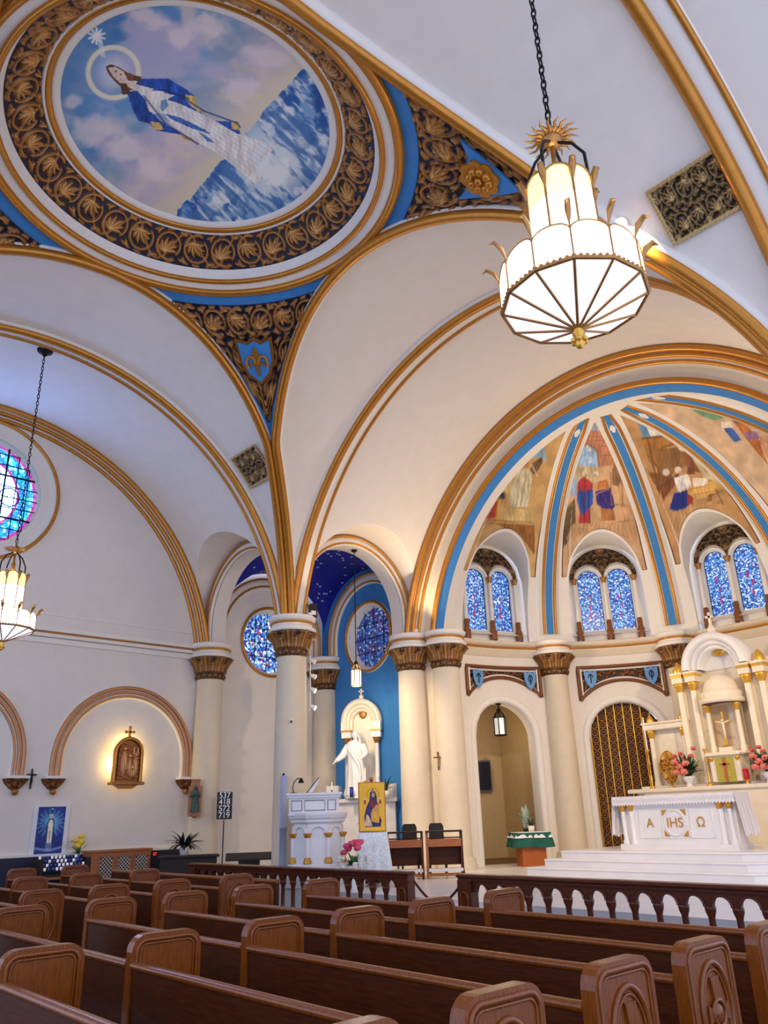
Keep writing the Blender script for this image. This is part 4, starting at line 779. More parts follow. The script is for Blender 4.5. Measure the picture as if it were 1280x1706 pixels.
# ================================================================== CHANDELIERS
GLASSW=M('lit_opal_glass',(250,248,240),.3,emit=(255,250,240),es=3.2); GLASSB=M('lit_lavender_glass',(240,240,250),.3,emit=(226,228,250),es=1.0); GLASSY=M('lit_amber_opal_glass',(250,232,180),.3,emit=(255,222,140),es=.95); BRASS=M('aged_brass',(176,128,70),.35,.7,var=.12,scale=20)
def chandelier(loc,lb,chain):
    t=thing('chandelier',lb,'chandelier',loc,0,'opal glass chandeliers'); n=12
    def ring(nn,r,z,ph=0.): return [np.array([r*math.cos(2*PI*k/nn+ph),r*math.sin(2*PI*k/nn+ph),z]) for k in range(nn)]
    rim=ring(n,.545,.41,.1); apx=np.array([0,0,.17])
    for k in range(n):
        a,b=rim[k],rim[(k+1)%n]; mb=MB(); mb.add([apx+(a-apx)*.06,a,b,apx+(b-apx)*.06],[(0,1,2,3)]); mb.build('bottom_pane',GLASSB,t)
        mb=MB(); mb.tube([apx+[0,0,-.004],a+[0,0,-.004]],.012,6); mb.build('bottom_rib',BRASS,t)
        c=(a+b)/2; e=(b-a); L=np.linalg.norm(e); e/=L; pts=[(-L/2,0),(L/2,0)]+[(L/2*math.cos(q),.24+L/2*.62*math.sin(q)) for q in np.linspace(0,PI,12)]
        mb=MB(); mb.add([c+e*u+np.array([0,0,z])*1. for u,z in pts],[tuple(range(len(pts)))]); mb.build('side_pane',GLASSW,t)
        mb=MB(); mb.tube([c*1.004+e*u+np.array([0,0,z]) for u,z in pts[1:]+pts[:1]],.007,6); mb.build('pane_frame',BRASS,t)
        d=a/np.linalg.norm([a[0],a[1],1e-9]); d=np.array([a[0],a[1],0])/math.hypot(a[0],a[1])
        mb=MB(); mb.tube([a,a+[0,0,.30],a+d*.03+[0,0,.38],a+d*.09+[0,0,.43],a+d*.13+[0,0,.40]],[.008,.012,.034,.028,.004],8,flat=.45); mb.build('leaf_finial',BRASS,t)
    mb=MB(); 
    for k in range(72): q=2*PI*k/72+.1; rr=.548*math.cos(PI/n)/math.cos(((q-.1)%(2*PI/n))-PI/n); mb.ball((rr*math.cos(q),rr*math.sin(q),.425),.018,6)
    mb.tube(rim,.018,6,closed=True); mb.build('bead_gallery',BRASS,t)
    m8=8; r8=ring(m8,.275,.74,.2)
    for k in range(m8):
        a,b=r8[k],r8[(k+1)%m8]; c=(a+b)/2; e=(b-a); L=np.linalg.norm(e); e/=L
        lo=[(-L/2,0),(L/2,0),(L/2,.52),(-L/2,.52)]; mb=MB(); mb.add([c+e*u+np.array([0,0,z]) for u,z in lo],[(0,1,2,3)]); mb.build('upper_pane',GLASSW,t)
        hi=[(-L/2,.52),(L/2,.52),(L/2,.70)]+[(L/2*math.cos(q),.70+L/2*math.sin(q)) for q in np.linspace(0,PI,10)]+[(-L/2,.70)]
        mb=MB(); mb.add([c+e*u+np.array([0,0,z]) for u,z in hi],[tuple(range(len(hi)))]); mb.build('upper_pane_head',GLASSY,t)
        mb=MB(); mb.tube([c*[1.01,1.01,1]+e*u+np.array([0,0,z]) for u,z in [(L/2,0),(L/2,.70)]+[(L/2*math.cos(q),.70+L/2*math.sin(q)) for q in np.linspace(0,PI,10)]],.010,6); mb.build('pane_frame',BRASS,t)
        d=np.array([a[0],a[1],0])/.275; mb=MB(); mb.tube([a+[0,0,.62],a+d*.02+[0,0,.72],a+d*.05+[0,0,.80],a+d*.08+[0,0,.78]],[.01,.030,.026,.005],6); mb.build('leaf_finial',BRASS,t)
        if k%2==0: mb=MB(); mb.tube([a*[.95,.95,1]+[0,0,.74],a*[.92,.92,1]+[0,0,1.0],a*[.6,.6,1]+[0,0,1.16],np.array([0,0,2.02])],[.012,.014,.014,.012],6); mb.build('crown_arm',IRON,t)
    mb=MB(); mb.lathe([(0,1.96),(.05,1.97),(.085,2.02),(.09,2.06),(.05,2.10),(.02,2.16),(0,2.2)],16); mb.build('crown_boss',BRASS,t)
    mb=MB(); mb.lathe([(.0,1.60),(.05,1.62),(.03,1.68),(.045,1.74),(.02,1.80),(.02,1.98),(0,2.0)],12); mb.build('stem',BRASS,t)
    mb=MB()
    for k in range(18):
        q=2*PI*k/18; d=np.array([math.cos(q),math.sin(q),0]); s=np.array([-d[1],d[0],0]); mb.tube([np.array([0,0,2.06])+d*(.08+.15*w)+s*.012*math.sin(w*8) for w in np.linspace(0,1,6)],[.02,.018,.014,.011,.007,.002],5)
    mb.lathe([(.0,2.08),(.12,2.07),(.12,2.05),(0,2.04)],20); mb.build('sunburst',BRASS,t)
    mb=MB(); mb.lathe([(0,.0),(.02,.01),(.045,.05),(.02,.09),(.05,.13),(.03,.17),(.055,.20),(.06,.22),(0,.23)],12)
    for k in range(6): q=k*PI/3; mb.ball((.05*math.cos(q),.05*math.sin(q),.07),.022,6)
    mb.build('finial',GOLDB,t)
    mb=MB(); z=2.18; i=0
    while z<chain-.12:
        c=z+.05; mb.tube([((.022*math.cos(q) if i%2 else 0),(0 if i%2 else .022*math.cos(q)),c+.058*math.sin(q)) for q in np.linspace(0,2*PI,10,endpoint=False)],.0085,5,closed=True); z+=.088; i+=1
    mb.build('chain',IRON,t)
    mb=MB(); mb.lathe([(0,chain-.14),(.04,chain-.12),(.06,chain-.06),(.16,chain-.02),(.17,chain+.02),(0,chain+.03)],20); mb.build('ceiling_canopy',IRON,t)
    return t
chandelier((6.525,0,4.84),'large white chandelier in the upper right foreground',6.75); chandelier((-6.85,0,4.84),'distant white chandelier at the left edge before the rose window',6.72)
# small hanging lanterns
def lantern(loc,lb,r,h,rod,glass):
    t=thing('hanging_lantern',lb,'lantern',loc)
    mb=MB()
    for k in range(6):
        q=k*PI/3; mb.tube([(r*math.cos(q),r*math.sin(q),0),(r*math.cos(q),r*math.sin(q),h*.72),(r*.55*math.cos(q),r*.55*math.sin(q),h*.92),(0,0,h)],r*.09,6)
    for z in(0.,h*.72): mb.tube([(r*math.cos(q),r*math.sin(q),z) for q in np.linspace(0,2*PI,7)[:-1]],r*.1,6,closed=True)
    mb.build('cage',IRON if glass else BRASS,t)
    for k in range(6):
        q0,q1=k*PI/3,(k+1)*PI/3; g=MB(); g.add([(r*.94*math.cos(q),r*.94*math.sin(q),z) for q,z in((q0,.02),(q1,.02),(q1,h*.7),(q0,h*.7))],[(0,1,2,3)]); g.build('pane',M('frosted_lantern_glass',(225,228,230),.3,emit=(235,235,225),es=.35) if glass else M('lit_lantern_glass',(245,245,245),.3,emit=(255,250,240),es=1.0),t)
    mb=MB(); mb.lathe([(.02,h*.98),(r*.5,h*1.02),(r*.3,h*1.08),(.02,h*1.15),(0,h*1.16)],10); mb.build('crown',IRON,t)
    mb=MB(); mb.tube([(0,0,h*1.1),(0,0,rod)],.014,6); mb.lathe([(0,rod-.05),(.07,rod-.04),(.09,rod),(0,rod+.01)],12); mb.build('rod',IRON,t); return t
lantern((-6.55,8.62,4.82),'white hanging lantern in front of the blue chapel wall',.135,.56,3.68,False); lantern((*ap(18.6,AR+.18)[:2],3.66),'black iron lantern hanging in the open doorway arch',.17,.66,.86,True)
# ================================================================== HELPERS FOR FURNISHINGS
def text_mesh(s,size,mat,ext=.004):
    c=bpy.data.curves.new('lettering','FONT'); c.body=s; c.size=size; c.extrude=ext; c.align_x='CENTER'; c.align_y='CENTER'
    o=bpy.data.objects.new('lettering',c); COL.objects.link(o); dg=bpy.context.evaluated_depsgraph_get(); me=bpy.data.meshes.new_from_object(o.evaluated_get(dg)); bpy.data.objects.remove(o); me.materials.clear(); me.materials.append(mat); return me
def lettering(s,size,mat,parent,loc,rz,name='lettering'):
    o=bpy.data.objects.new(name,text_mesh(s,size,mat)); COL.objects.link(o); o.parent=parent; o.location=loc; o.rotation_euler=(PI/2,0,rz); return o
FACE=lambda x,y: math.atan2(CAM[1]-y,CAM[0]-x)+PI/2       # rz that turns a local -Y front towards the nave viewer
def leaf_mesh(L,w,curve,mat,name='leaf'):
    mb=MB(); n=8; P=[]
    for k in range(n):
        s=k/(n-1); a=1.25-curve*s; 
        r=L*s; x=r*math.cos(1.25-curve*s*.5); z=r*math.sin(1.25-curve*s*.5); ww=w*math.sin(PI*min(1,s*.92+.06))**.7*.5
        P.append([(x,-ww,z),(x,0,z-ww*.25),(x,ww,z)])
    mb.grid(np.array(P)); mb.grid(np.array(P)[:,::-1]-[0,0,.004]); return mb.mesh(name,mat)
GREEN=M('dark_green_leaf',(34,74,40),.5,var=.3,scale=15); GREENL=M('fresh_green_leaf',(80,128,70),.5,var=.3,scale=15); DARKLEAF=M('blue_black_leaf',(22,36,48),.5,var=.3,scale=15)
def foliage(t,n,L,w,mat,z,spread=1.,seed=1,cur=(.6,1.6)):
    r_=random.Random(seed); ms=[leaf_mesh(L*k,w,c,mat) for k,c in((1.,cur[0]),(.85,(cur[0]+cur[1])/2),(.7,cur[1]))]
    for i in range(n):
        o=place(ms[i%3],'leaf',t,(r_.uniform(-.03,.03)*spread,r_.uniform(-.03,.03)*spread,z),i*2.399+r_.uniform(-.2,.2)); s=r_.uniform(.75,1.1); o.scale=(s*spread,s,s*r_.uniform(.8,1.1))
def bloom(t,pts,r,mat,name='flower'):
    mb=MB(); mb.ball((0,0,0),r*.55,8)
    for k in range(6): q=k*PI/3; mb.ball((r*.45*math.cos(q),r*.45*math.sin(q),(-.25+.2*(k%2))*r),r*.55,8,1,1,1.05)
    me=mb.mesh(name,mat)
    for p in pts: place(me,name,t,p)
# ================================================================== TRANSEPT WALL THINGS
st=thing('station_relief','gilt arched relief plaque topped by a cross, lit with a yellow glow','relief',(WX+.15,4.22,2.54)); mb=MB(); mb.box((-.075,0,.5),(.15,.10,.10)); mb.build('wall_bracket',BRONZE,st)
def arch_poly(hw,h,n=16): return [(-hw,0),(hw,0)]+[(hw*math.cos(a),h-hw+hw*math.sin(a)) for a in np.linspace(0,PI,n)]
mb=MB(); mb.prism(arch_poly(.34,1.05),(0,0,.06),(0,1,0),(0,0,1),(.12,0,0)); mb.build('back_panel',BRONZE,st)
nu,nv=60,84; P=[];Hh=[]
uu=np.linspace(-.27,.27,nu)
for u in uu:
    zt=.06+1.05-.34-.02+math.sqrt(max(.27**2-u*u,0)); z=np.linspace(.14,zt,nv); p=np.c_[np.full(nv,u),z]; h=np.zeros(nv)
    for cx,cz,hh,wd in((-.12,.52,.62,.085),(.02,.44,.44,.06),(.17,.44,.5,.07),(.10,.28,.22,.09)):
        h=np.maximum(h,np.clip(1-((u-cx)/wd)**2-((z-cz)/(hh/2))**2,0,1)**.5*(.75+.25*np.sin(u*120+z*14))); h=np.maximum(h,.9*np.sqrt(np.clip(1-((u-cx)**2+(z-cz-hh/2-.03)**2)/.0026,0,1)))
    h=np.maximum(h,.35*(np.abs((z*9+u*3)%1-.5)<.12)); h=np.maximum(h,.8*((abs(u)<.22)&(abs(abs(u-.16)-.05)<.012)&(z>.72)&(z<.9)))
    P.append(np.c_[np.full(nv,.18)+.07*h,np.full(nv,u),z]); Hh.append(h)
mb=MB(); mb.grid(np.array(P),col=gilt(np.array(Hh),(150,84,44),(206,138,76),(246,204,140))); mb.build('figure_relief',CARVED,st)
mb=MB(); o_=[(-.34,.06)]+[(-.34*math.cos(a),.77+.34*math.sin(a)) for a in np.linspace(0,PI,20)]+[(.34,.06)]; mb.tube([(.17,u,z) for u,z in o_],.045,8); mb.build('arched_frame',GOLD,st)
mb=MB(); mb.box((.14,0,.05),(.26,.84,.07),bev=.01); mb.prism([(-.3,0),(.3,0),(.14,-.09),(-.14,-.09)],(.02,0,.02),(0,1,0),(0,0,1),(.18,0,0)); mb.build('ledge',BRONZE,st)
mb=MB(); mb.box((.12,0,1.22),(.05,.05,.30)); mb.box((.12,0,1.27),(.05,.17,.05))
for p in((0,1.38),(-.10,1.27),(.10,1.27)): mb.ball((.12,*p),.04,8)
mb.ball((.12,0,1.13),.05,8); mb.build('top_cross',GOLD,st)
def crucifix(name,lb,loc,rz,h,mc,mf):
    t=thing(name,lb,'crucifix',loc,rz); mb=MB(); w=h*.07; mb.box((0,0,h/2),(w,.03,h),bev=.004); mb.box((0,0,h*.70),(h*.52,.03,w),bev=.004); mb.build('cross',mc,t)
    mb=MB(); mb.tube([(0,-.035,h*.18),(h*.02,-.045,h*.38),(-.0,-.04,h*.52),(0,-.035,h*.66)],[h*.02,h*.035,h*.04,h*.05],8); mb.ball((0,-.045,h*.73),h*.045,8)
    for e in(-1,1): mb.tube([(0,-.035,h*.65),(e*h*.12,-.035,h*.68),(e*h*.22,-.03,h*.72)],[h*.03,h*.022,h*.018],6)
    mb.build('figure',mf,t); return t
crucifix('wall_crucifix','small dark crucifix on the white wall between two corbels',(WX+.04,2.04,2.48),PI/2,.44,WOODD,WOODD)
# banner picture leaning on the wall above the votive rack
bn=thing('picture_banner','tall blue picture of a glowing robed figure with white border','picture',(WX+.03,2.60,1.0),PI/2)
def flat_paint(w,h,nx,nz,fn,name,parent,mat=PRINT,y=-.02,tilt=0.):
    u,v=np.meshgrid(np.linspace(0,1,nx),np.linspace(0,1,nz),indexing='ij'); c=fn(np.c_[u.ravel(),v.ravel()]); P=np.stack([(u-.5)*w,np.full_like(u,y)+v*h*tilt,v*h],-1); mb=MB(); mb.grid(P,col=linA(c),flip=False); return mb.build(name,mat,parent)
mb=MB(); mb.box((0,0,.56),(.82,.03,1.12)); mb.build('border_board',M('white_card',(232,232,236),.6),bn)
def pb(P):
    x,y=P[:,0],P[:,1]; c=np.tile(np.array([16.,50,140]),(len(P),1)); d=np.hypot((x-.5)*.55,(y-.66)*1.); c=mixc(c,(120,200,240),(1-smooth(d,.03,.34))*.95); c=mixc(c,(10,30,96),smooth(fbm(x*7,y*9,4),.45,.75)*.5)
    a=np.arctan2(y-.66,(x-.5)*.55); c=mixc(c,(150,215,245),(np.cos(a*18)>.4)*(d>.16)*(d<.3)*.35)
    fillp(c,P,S('.38,.28 .62,.28 .64,.5 .63,.66 .57,.76 .43,.76 .37,.66 .36,.5'),(24,34,72),.2); fillp(c,P,S('.41,.26 .59,.26 .585,.5 .60,.64 .55,.73 .45,.73 .40,.64 .415,.5'),(238,232,214),.15,2,9); fillp(c,P,S('.47,.5 .53,.5 .51,.28 .49,.28'),(214,190,120),.1)
    c=dots(c,P,.5,.80,.075,(236,236,210),.8,.055); c=dots(c,P,.5,.795,.045,(210,170,140),.8,.036); c=dots(c,P,.5,.955,.05,(240,246,250),.2,.022)
    fillp(c,P,S('.40,.10 .60,.10 .62,.26 .38,.26'),(112,130,170),.3,3,12); c=mixc(c,(170,200,226),(1-smooth(np.abs(y-.10-.12*np.abs(x-.5)),.01,.045))*.7); return c
flat_paint(.62,1.04,90,150,pb,'picture',bn,y=-.022).location.z=.05
# votive rack with cups
vr=thing('votive_rack','dark tiered votive rack below the blue picture banner','rack',(-9.72,2.72,0),PI/2)
for k in range(4): mb=MB(); mb.box((0,.18-.12*k,.98-.075*k),(.98,.12,.025)); mb.build('tier',IRON,vr)
mb=MB(); mb.box((0,.0,.66),(1.0,.50,.05))
for e in(-1,1): mb.box((e*.515,.02,.5),(.04,.48,1.0))
mb.build('stand',WOODD,vr); mb=MB(); mb.box((0,-.28,.62),(.9,.10,.05)); mb.build('front_ledge',WOODL,vr)
mb=MB(); mb.lathe([(.0,0),(.026,0),(.030,.06),(.026,.062),(0,.055)],8); CUP=[mb.mesh('votive_cup',M('blue_votive_glass',(70,90,170),.2)),mb.mesh('votive_cup',M('white_votive_wax',(226,226,236),.4,emit=(240,236,255),es=.25))]
for k in range(4):
    for j in range(11):
        wht=(j in(4,5,6)) or (j+k)%3==0
        o=bpy.data.objects.new('votive_cup',CUP[1 if wht else 0]); COL.objects.link(o); o.location=(-9.72-(.18-.12*k),2.72+(-.44+.088*j),.993-.075*k); tag(o,'%s votive cup, %s from the left on the %s tier of the rack'%('white' if wht else 'blue glass',('first','second','third','fourth','fifth','sixth','seventh','eighth','ninth','tenth','eleventh')[j],('top','second','third','lowest')[k]),'candle','votive cups on the rack')
ly=thing('lily_vase','yellow lilies in a glass vase beside the blue picture banner','flowers',(-10.20,3.22,.0)); mb=MB(); mb.lathe([(0,0),(.13,0),(.04,.05),(.04,.80),(.12,.84),(0,.84)],12); mb.build('pedestal',IRON,ly); mb=MB(); mb.lathe([(0,.84),(.05,.84),(.06,.92),(.05,1.02),(.06,1.06)],12); mb.build('vase',M('pale_vase_glass',(190,200,200),.15),ly); foliage(ly,10,.30,.05,GREENL,1.04,1.,4)
bloom(ly,[(-.03,.0,1.26),(.06,.05,1.32),(.0,-.08,1.36),(.10,-.04,1.24),(-.02,.06,1.44)],.075,M('yellow_petal',(236,206,50),.6,var=.12,scale=12)); bloom(ly,[(-.05,-.12,1.36)],.06,M('pale_pink_petal',(222,186,206),.6))
cf=thing('lattice_cabinet','honey wooden cabinet with three diamond lattice panels by the navy wainscot','cabinet',(-9.75,3.98,0),PI/2)
mb=MB(); mb.box((0,0,.54),(1.42,.5,1.08)); mb.build('body',WOODL,cf); mb=MB(); mb.box((0,0,1.10),(1.5,.56,.05),bev=.01); mb.build('top',WOODL,cf)
for j,xx in enumerate((-.36,.06,.48)):
    mb=MB(); mb.box((xx,-.256,.70),(.32,.012,.58)); p=mb.build('lattice_panel',M('dark_lattice_back',(62,38,26),.7),cf); mb=MB()
    for k in range(-4,5):
        for s in(-1,1):
            a=np.array([xx+k*.08-s*.29,-.268,.41]); b=np.array([xx+k*.08+s*.29,-.268,.99]); tt=np.linspace(0,1,40); q=a+(b-a)*tt[:,None]; q=q[np.abs(q[:,0]-xx)<.155]
            if len(q)>2: mb.tube([q[0],q[-1]],.008,4)
    mb.build('diamond_lattice',M('pale_lattice',(206,196,184),.5),p)
    mb=MB(); mb.tube([(xx-.16,-.262,.41),(xx+.16,-.262,.41),(xx+.16,-.262,.99),(xx-.16,-.262,.99)],.018,6,closed=True); mb.build('panel_frame',WOODL,p)
ck=thing('digital_clock','small red lit digital display on the navy wainscot','clock',(-10.30,5.02,.90),PI/2); mb=MB(); mb.box((0,0,.06),(.50,.05,.13)); mb.build('case',M('black_plastic',(14,12,16),.4),ck)
mb=MB(); 
for u,w in((-.17,.10),(-.01,.12),(.16,.09)):
    mb.box((u,-.028,.08),(w,.006,.022)); mb.box((u-.01,-.028,.04),(w*.8,.006,.022))
mb.build('lit_segments',M('red_led',(200,20,30),.4,emit=(255,30,50),es=1.3),ck)
og=thing('organ_console','dark wooden console desk left of the communion rail','desk',(-9.15,5.50,0),FACE(-9,5.5)); mb=MB(); mb.box((0,0,.44),(1.3,.6,.88)); mb.build('body',WOODD,og); mb=MB(); mb.box((0,0,.905),(1.42,.7,.05),bev=.01); mb.build('top',WOODD,og)
ms=thing('music_stand','dark low music desk with sloped top beside the hymn board','stand',(-8.15,6.55,CHZ),FACE(-8.45,6.45)); mb=MB(); mb.box((0,0,.2),(.5,.3,.4)); mb.build('post',WOODD,ms); mb=MB(); mb.prism([(-.25,.40),(.25,.52),(.25,.56),(-.25,.44)],(-.55,0,0),(0,1,0),(0,0,1),(1.1,0,0)); mb.build('sloped_top',WOODD,ms)
fn=thing('potted_fern','dark leafy fern in a white pot on the console','plant',(-9.25,5.42,.93)); mb=MB(); mb.lathe([(0,0),(.09,0),(.12,.16),(.11,.17),(0,.15)],16); mb.build('pot',WHITE,fn); foliage(fn,64,.52,.055,DARKLEAF,.14,1.05,3,(.9,2.7))
hb=thing('hymn_board','black hymn board with four white numbers on a thin pole','sign',(-9.40,6.56,CHZ),FACE(-9.4,6.56)); mb=MB(); mb.box((0,0,1.65),(.40,.03,.66)); mb.build('board',M('black_board',(22,18,18),.5),hb)
mb=MB(); mb.tube([(0,0,0),(0,0,1.34)],.014,8); mb.lathe([(0,0),(.14,0),(.13,.03),(.02,.05)],16); mb.build('pole',IRON,hb); NUMW=M('white_number_card',(240,240,240),.5,emit=(255,255,255),es=.1)
for k,s in enumerate(('537','418','572','719')): lettering(s,.19,NUMW,hb,(0,-.022,1.89-.158*k),0,'number_card')
for k in range(3): mb=MB(); mb.box((0,-.02,1.812-.158*k),(.36,.012,.008)); mb.build('number_ledge',M('grey_ledge',(150,150,150),.4),hb)
mb=MB(); mb.tube([(-.20,-.016,1.32),(.20,-.016,1.32),(.20,-.016,1.98),(-.20,-.016,1.98)],.008,4,closed=True); mb.build('frame',WHITE,hb)
# robed figure builder (carved statues)
def figure_mesh(h,mat,veil=True,seed=0,arms='open',name='figure'):
    mb=MB(); n=48; zs=np.array([0,.02,.10,.25,.42,.55,.63,.70,.76,.80,.825]); rx=np.array([.17,.175,.16,.145,.135,.125,.13,.14,.135,.10,.045]); ry=np.array([.14,.145,.13,.115,.10,.09,.095,.10,.09,.07,.045])
    zz=np.linspace(0,.825,46); an=np.linspace(0,2*PI,n,endpoint=False); P=[]
    for z in zz:
        a,b=np.interp(z,zs,rx),np.interp(z,zs,ry); fold=1+(.09*np.sin(an*9+z*6+seed)+.05*np.sin(an*17-z*9))*np.clip((.66-z)/.5,0.12,1); sway=.018*math.sin(z*5)
        P.append(np.stack([a*fold*np.cos(an)*h+sway*h,b*fold*np.sin(an)*h,np.full(n,z*h)],-1))
    mb.grid(np.array(P),wv=True); hd=(.014*h,-.015*h,.905*h); mb.ball(hd,.062*h,14,.86,1.,1.22); mb.tube([(.014*h,0,.80*h),(.014*h,-.005*h,.87*h)],.038*h,8)
    mb.ball((hd[0],hd[1]-.062*h,hd[2]-.005*h),.012*h,6)
    if veil:
        Pv=[]
        for k in range(16):
            s=k/15; z=(.985-.32*s)*h; r=(.02+.078*math.sin(min(s*2.2,PI/2)))*h if s<.7 else (.098+.05*(s-.7)/.3)*h
            aa=np.linspace(-.25*PI,1.25*PI,22); Pv.append(np.stack([hd[0]+r*np.cos(aa),.012*h+r*np.sin(aa)*.95,np.full(22,z)],-1))
        mb.grid(np.array(Pv))
    if arms=='open': sets=[[(-.12,0,.745),(-.19,-.05,.60),(-.27,-.13,.52)],[(.13,0,.745),(.19,-.04,.61),(.17,-.13,.56)]]
    else: sets=[[(-.12,0,.74),(-.15,-.08,.60),(-.02,-.13,.66)],[(.13,0,.74),(.15,-.08,.60),(.02,-.13,.66)]]
    for s in sets:
        s=np.array(s)*h; mb.tube([s[0],(s[0]+s[1])/2,s[1],(s[1]+s[2])/2,s[2]],np.array([.05,.055,.056,.045,.030])*h,10); d=(s[2]-s[1])/np.linalg.norm(s[2]-s[1])
        mb.ball(s[2]+d*.02*h,.024*h,8); side=np.cross(d,[0,0,1.])
        for k in range(4): mb.tube([s[2]+d*.03*h+side*(k-1.5)*.011*h,s[2]+d*.055*h+side*(k-1.5)*.012*h,s[2]+d*.075*h+side*(k-1.5)*.011*h-np.array([0,0,.008*h])],.0055*h,5)
        mb.tube([s[2]+d*.01*h-side*.022*h,s[2]+d*.035*h-side*.036*h],.006*h,5)
    # mantle edge: a thick diagonal fold across the front
    mb.tube([(-.10*h,-.07*h,.72*h),(0,-.115*h,.60*h),(.09*h,-.10*h,.46*h),(.12*h,-.08*h,.28*h)],np.array([.02,.028,.03,.016])*h,8)
    return mb.mesh(name,mat)
sr=thing('saint_plaque','carved brown plaque with a green robed standing figure on the column','relief',(-9.84,5.96,1.78),FACE(-9.9,6.03))
mb=MB(); mb.box((0,.04,.40),(.34,.10,.66)); mb.box((0,.04,.80),(.20,.12,.16)); mb.box((0,.0,.06),(.30,.16,.10)); mb.build('back_board',WOODL,sr); mb=MB(); mb.box((0,.03,.89),(.24,.16,.03)); mb.lathe([(0,-.03),(.07,.0),(.09,.06),(0,.06)],12); mb.build('mouldings',BRONZE,sr)
place(figure_mesh(.66,M('green_robe_paint',(62,88,80),.6,var=.25,scale=12),True,1,'pray'),'robed_figure',sr,(0,-.03,.10))
# ================================================================== PULPIT AND LEFT SANCTUARY
GOLDP=M('gold_trim_paint',(206,150,58),.35,.4,var=.15,scale=25)
pz=CHZ; pu=thing('pulpit','white pulpit with gold-banded colonnettes below the tall pillar','pulpit',(-4.84,6.10,pz),FACE(-4.84,6.10))
def octo(r,n=8,ph=PI/8): return [(r*math.cos(2*PI*k/n+ph),r*math.sin(2*PI*k/n+ph)) for k in range(n)]
def octl(prof,n=8): # octagonal stack
    mb=MB(); P=np.array([[(r*math.cos(2*PI*k/n+PI/8),r*math.sin(2*PI*k/n+PI/8),z) for r,z in prof] for k in range(n)]); mb.grid(P,wu=True,smooth=False); return mb
octl([(.68,0),(.68,.30),(.66,.34),(.66,.40),(.62,.43),(.53,.45),(.53,1.20),(.55,1.22)]).build('body',MARB,pu)
octl([(.55,1.18),(.60,1.21),(.60,1.25),(.64,1.28),(.66,1.34),(.66,1.38),(0,1.38)]).build('cornice',MARB,pu)
mb=MB(); mb.box((-.08,.02,1.53),(1.02,.80,.38)); mb.build('desk_box',MARB,pu); mb=MB(); mb.box((-.08,.0,1.74),(1.16,.94,.055),bev=.015); mb.box((-.08,.0,1.695),(1.09,.87,.04)); mb.build('desk_top',MARB,pu)
for x0,x1 in((-.54,-.33),(-.27,.14),(.20,.36)):
    mb=MB(); mb.tube([(x0,-.385,1.43),(x1,-.385,1.43),(x1,-.385,1.62),(x0,-.385,1.62)],.012,5,closed=True); mb.build('panel_moulding',M('grey_shadow_line',(150,146,156),.5),pu)
for k in range(8):
    a=2*PI*k/8+PI/8; c=(.545*math.cos(a),.545*math.sin(a)); b=2*PI*(k+1)/8+PI/8; d=(.545*math.cos(b),.545*math.sin(b))
    mb=MB(); mb.lathe([(.05,.52),(.047,.93)],12,(*c,0)); mb.build('colonnette',MARB,pu)
    mb=MB(); mb.lathe([(.085,.44),(.085,.49),(.065,.51),(.07,.53),(.05,.55)],12,(*c,0)); mb.build('gold_base',GOLDP,pu); mb=MB(); mb.lathe([(.05,.91),(.065,.93),(.07,.95),(.09,.98),(.09,1.0),(0,1.0)],12,(*c,0)); mb.build('gold_capital',GOLDP,pu)
    mx,my=(c[0]+d[0])/2,(c[1]+d[1])/2; ex,ey=(d[0]-c[0]),(d[1]-c[1]); L=math.hypot(ex,ey); ex/=L; ey/=L; r=L/2-.05
    mb=MB(); mb.tube([(mx+ex*r*math.cos(q),my+ey*r*math.cos(q),1.0+r*.8*math.sin(q)) for q in np.linspace(0,PI,14)],.028,6); mb.build('blind_arch',MARB,pu)
dl=thing('desk_lamp','small black gooseneck lamp on the pulpit desk','lamp',(-5.13,5.68,pz+1.767),FACE(-5.16,5.86)); mb=MB(); mb.lathe([(0,0),(.085,0),(.08,.02),(.015,.03)],16); mb.build('base',IRON,dl)
mb=MB(); mb.tube([(0,0,.02),(-.02,0,.12),(0,0,.22),(.07,0,.30),(.12,0,.31)],.012,6); mb.build('gooseneck',IRON,dl); mb=MB(); P=[]; mb.lathe([(.02,.05),(.035,.02),(.065,-.05),(.0,-.04)],14,(.155,0,.265)); mb.build('shade',IRON,dl)
bk=thing('open_book','open book on a slanted rest on the pulpit desk','book',(-4.90,6.0,pz+1.767),FACE(-4.98,5.98)); mb=MB(); mb.prism([(-.14,.0),(-.12,0),(.14,.31),(.12,.31)],(-.0,-.12,0),(1,0,0),(0,0,1),(0,.24,0)); mb.build('book_rest',IRON,bk); mb=MB(); mb.prism([(-.10,.02),(.0,.02),(.16,.28),(.10,.30)],(.0,-.10,0),(1,0,0),(0,0,1),(0,.20,0)); mb.build('pages',M('paper_white',(238,238,240),.7),bk)
ci=thing('icon_table','small table under a white lace cloth holding the gold icon','table',(-3.70,6.62,pz),FACE(-3.7,6.62))
mb=MB()
for sx in(-1,1):
    for sy in(-1,1): mb.box((sx*.22,sy*.2,.47),(.04,.04,.94))
mb.build('legs',WOODL,ci); mb=MB(); mb.box((0,0,.955),(.54,.5,.03)); mb.build('tabletop',WOODL,ci)
def cloth(hx,hy,z,drop,mat,flare=.08,wav=10,amp=.02):
    mb=MB(); n=96; P=[]
    for k in range(n):
        a=2*PI*k/n; c,s=math.cos(a),math.sin(a); m_=max(abs(c)/hx,abs(s)/hy); ex,ey=c/m_,s/m_; row=[(0,0,z),(ex*.98,ey*.98,z)]
        for w in np.linspace(0,1,8): f=1+flare*w+amp*math.sin(a*wav)*w*2; row.append((ex*f,ey*f,z-.005-drop*w*(1+.04*math.sin(a*4))))
        P.append(row)
    mb.grid(np.array(P),wu=True); return mb
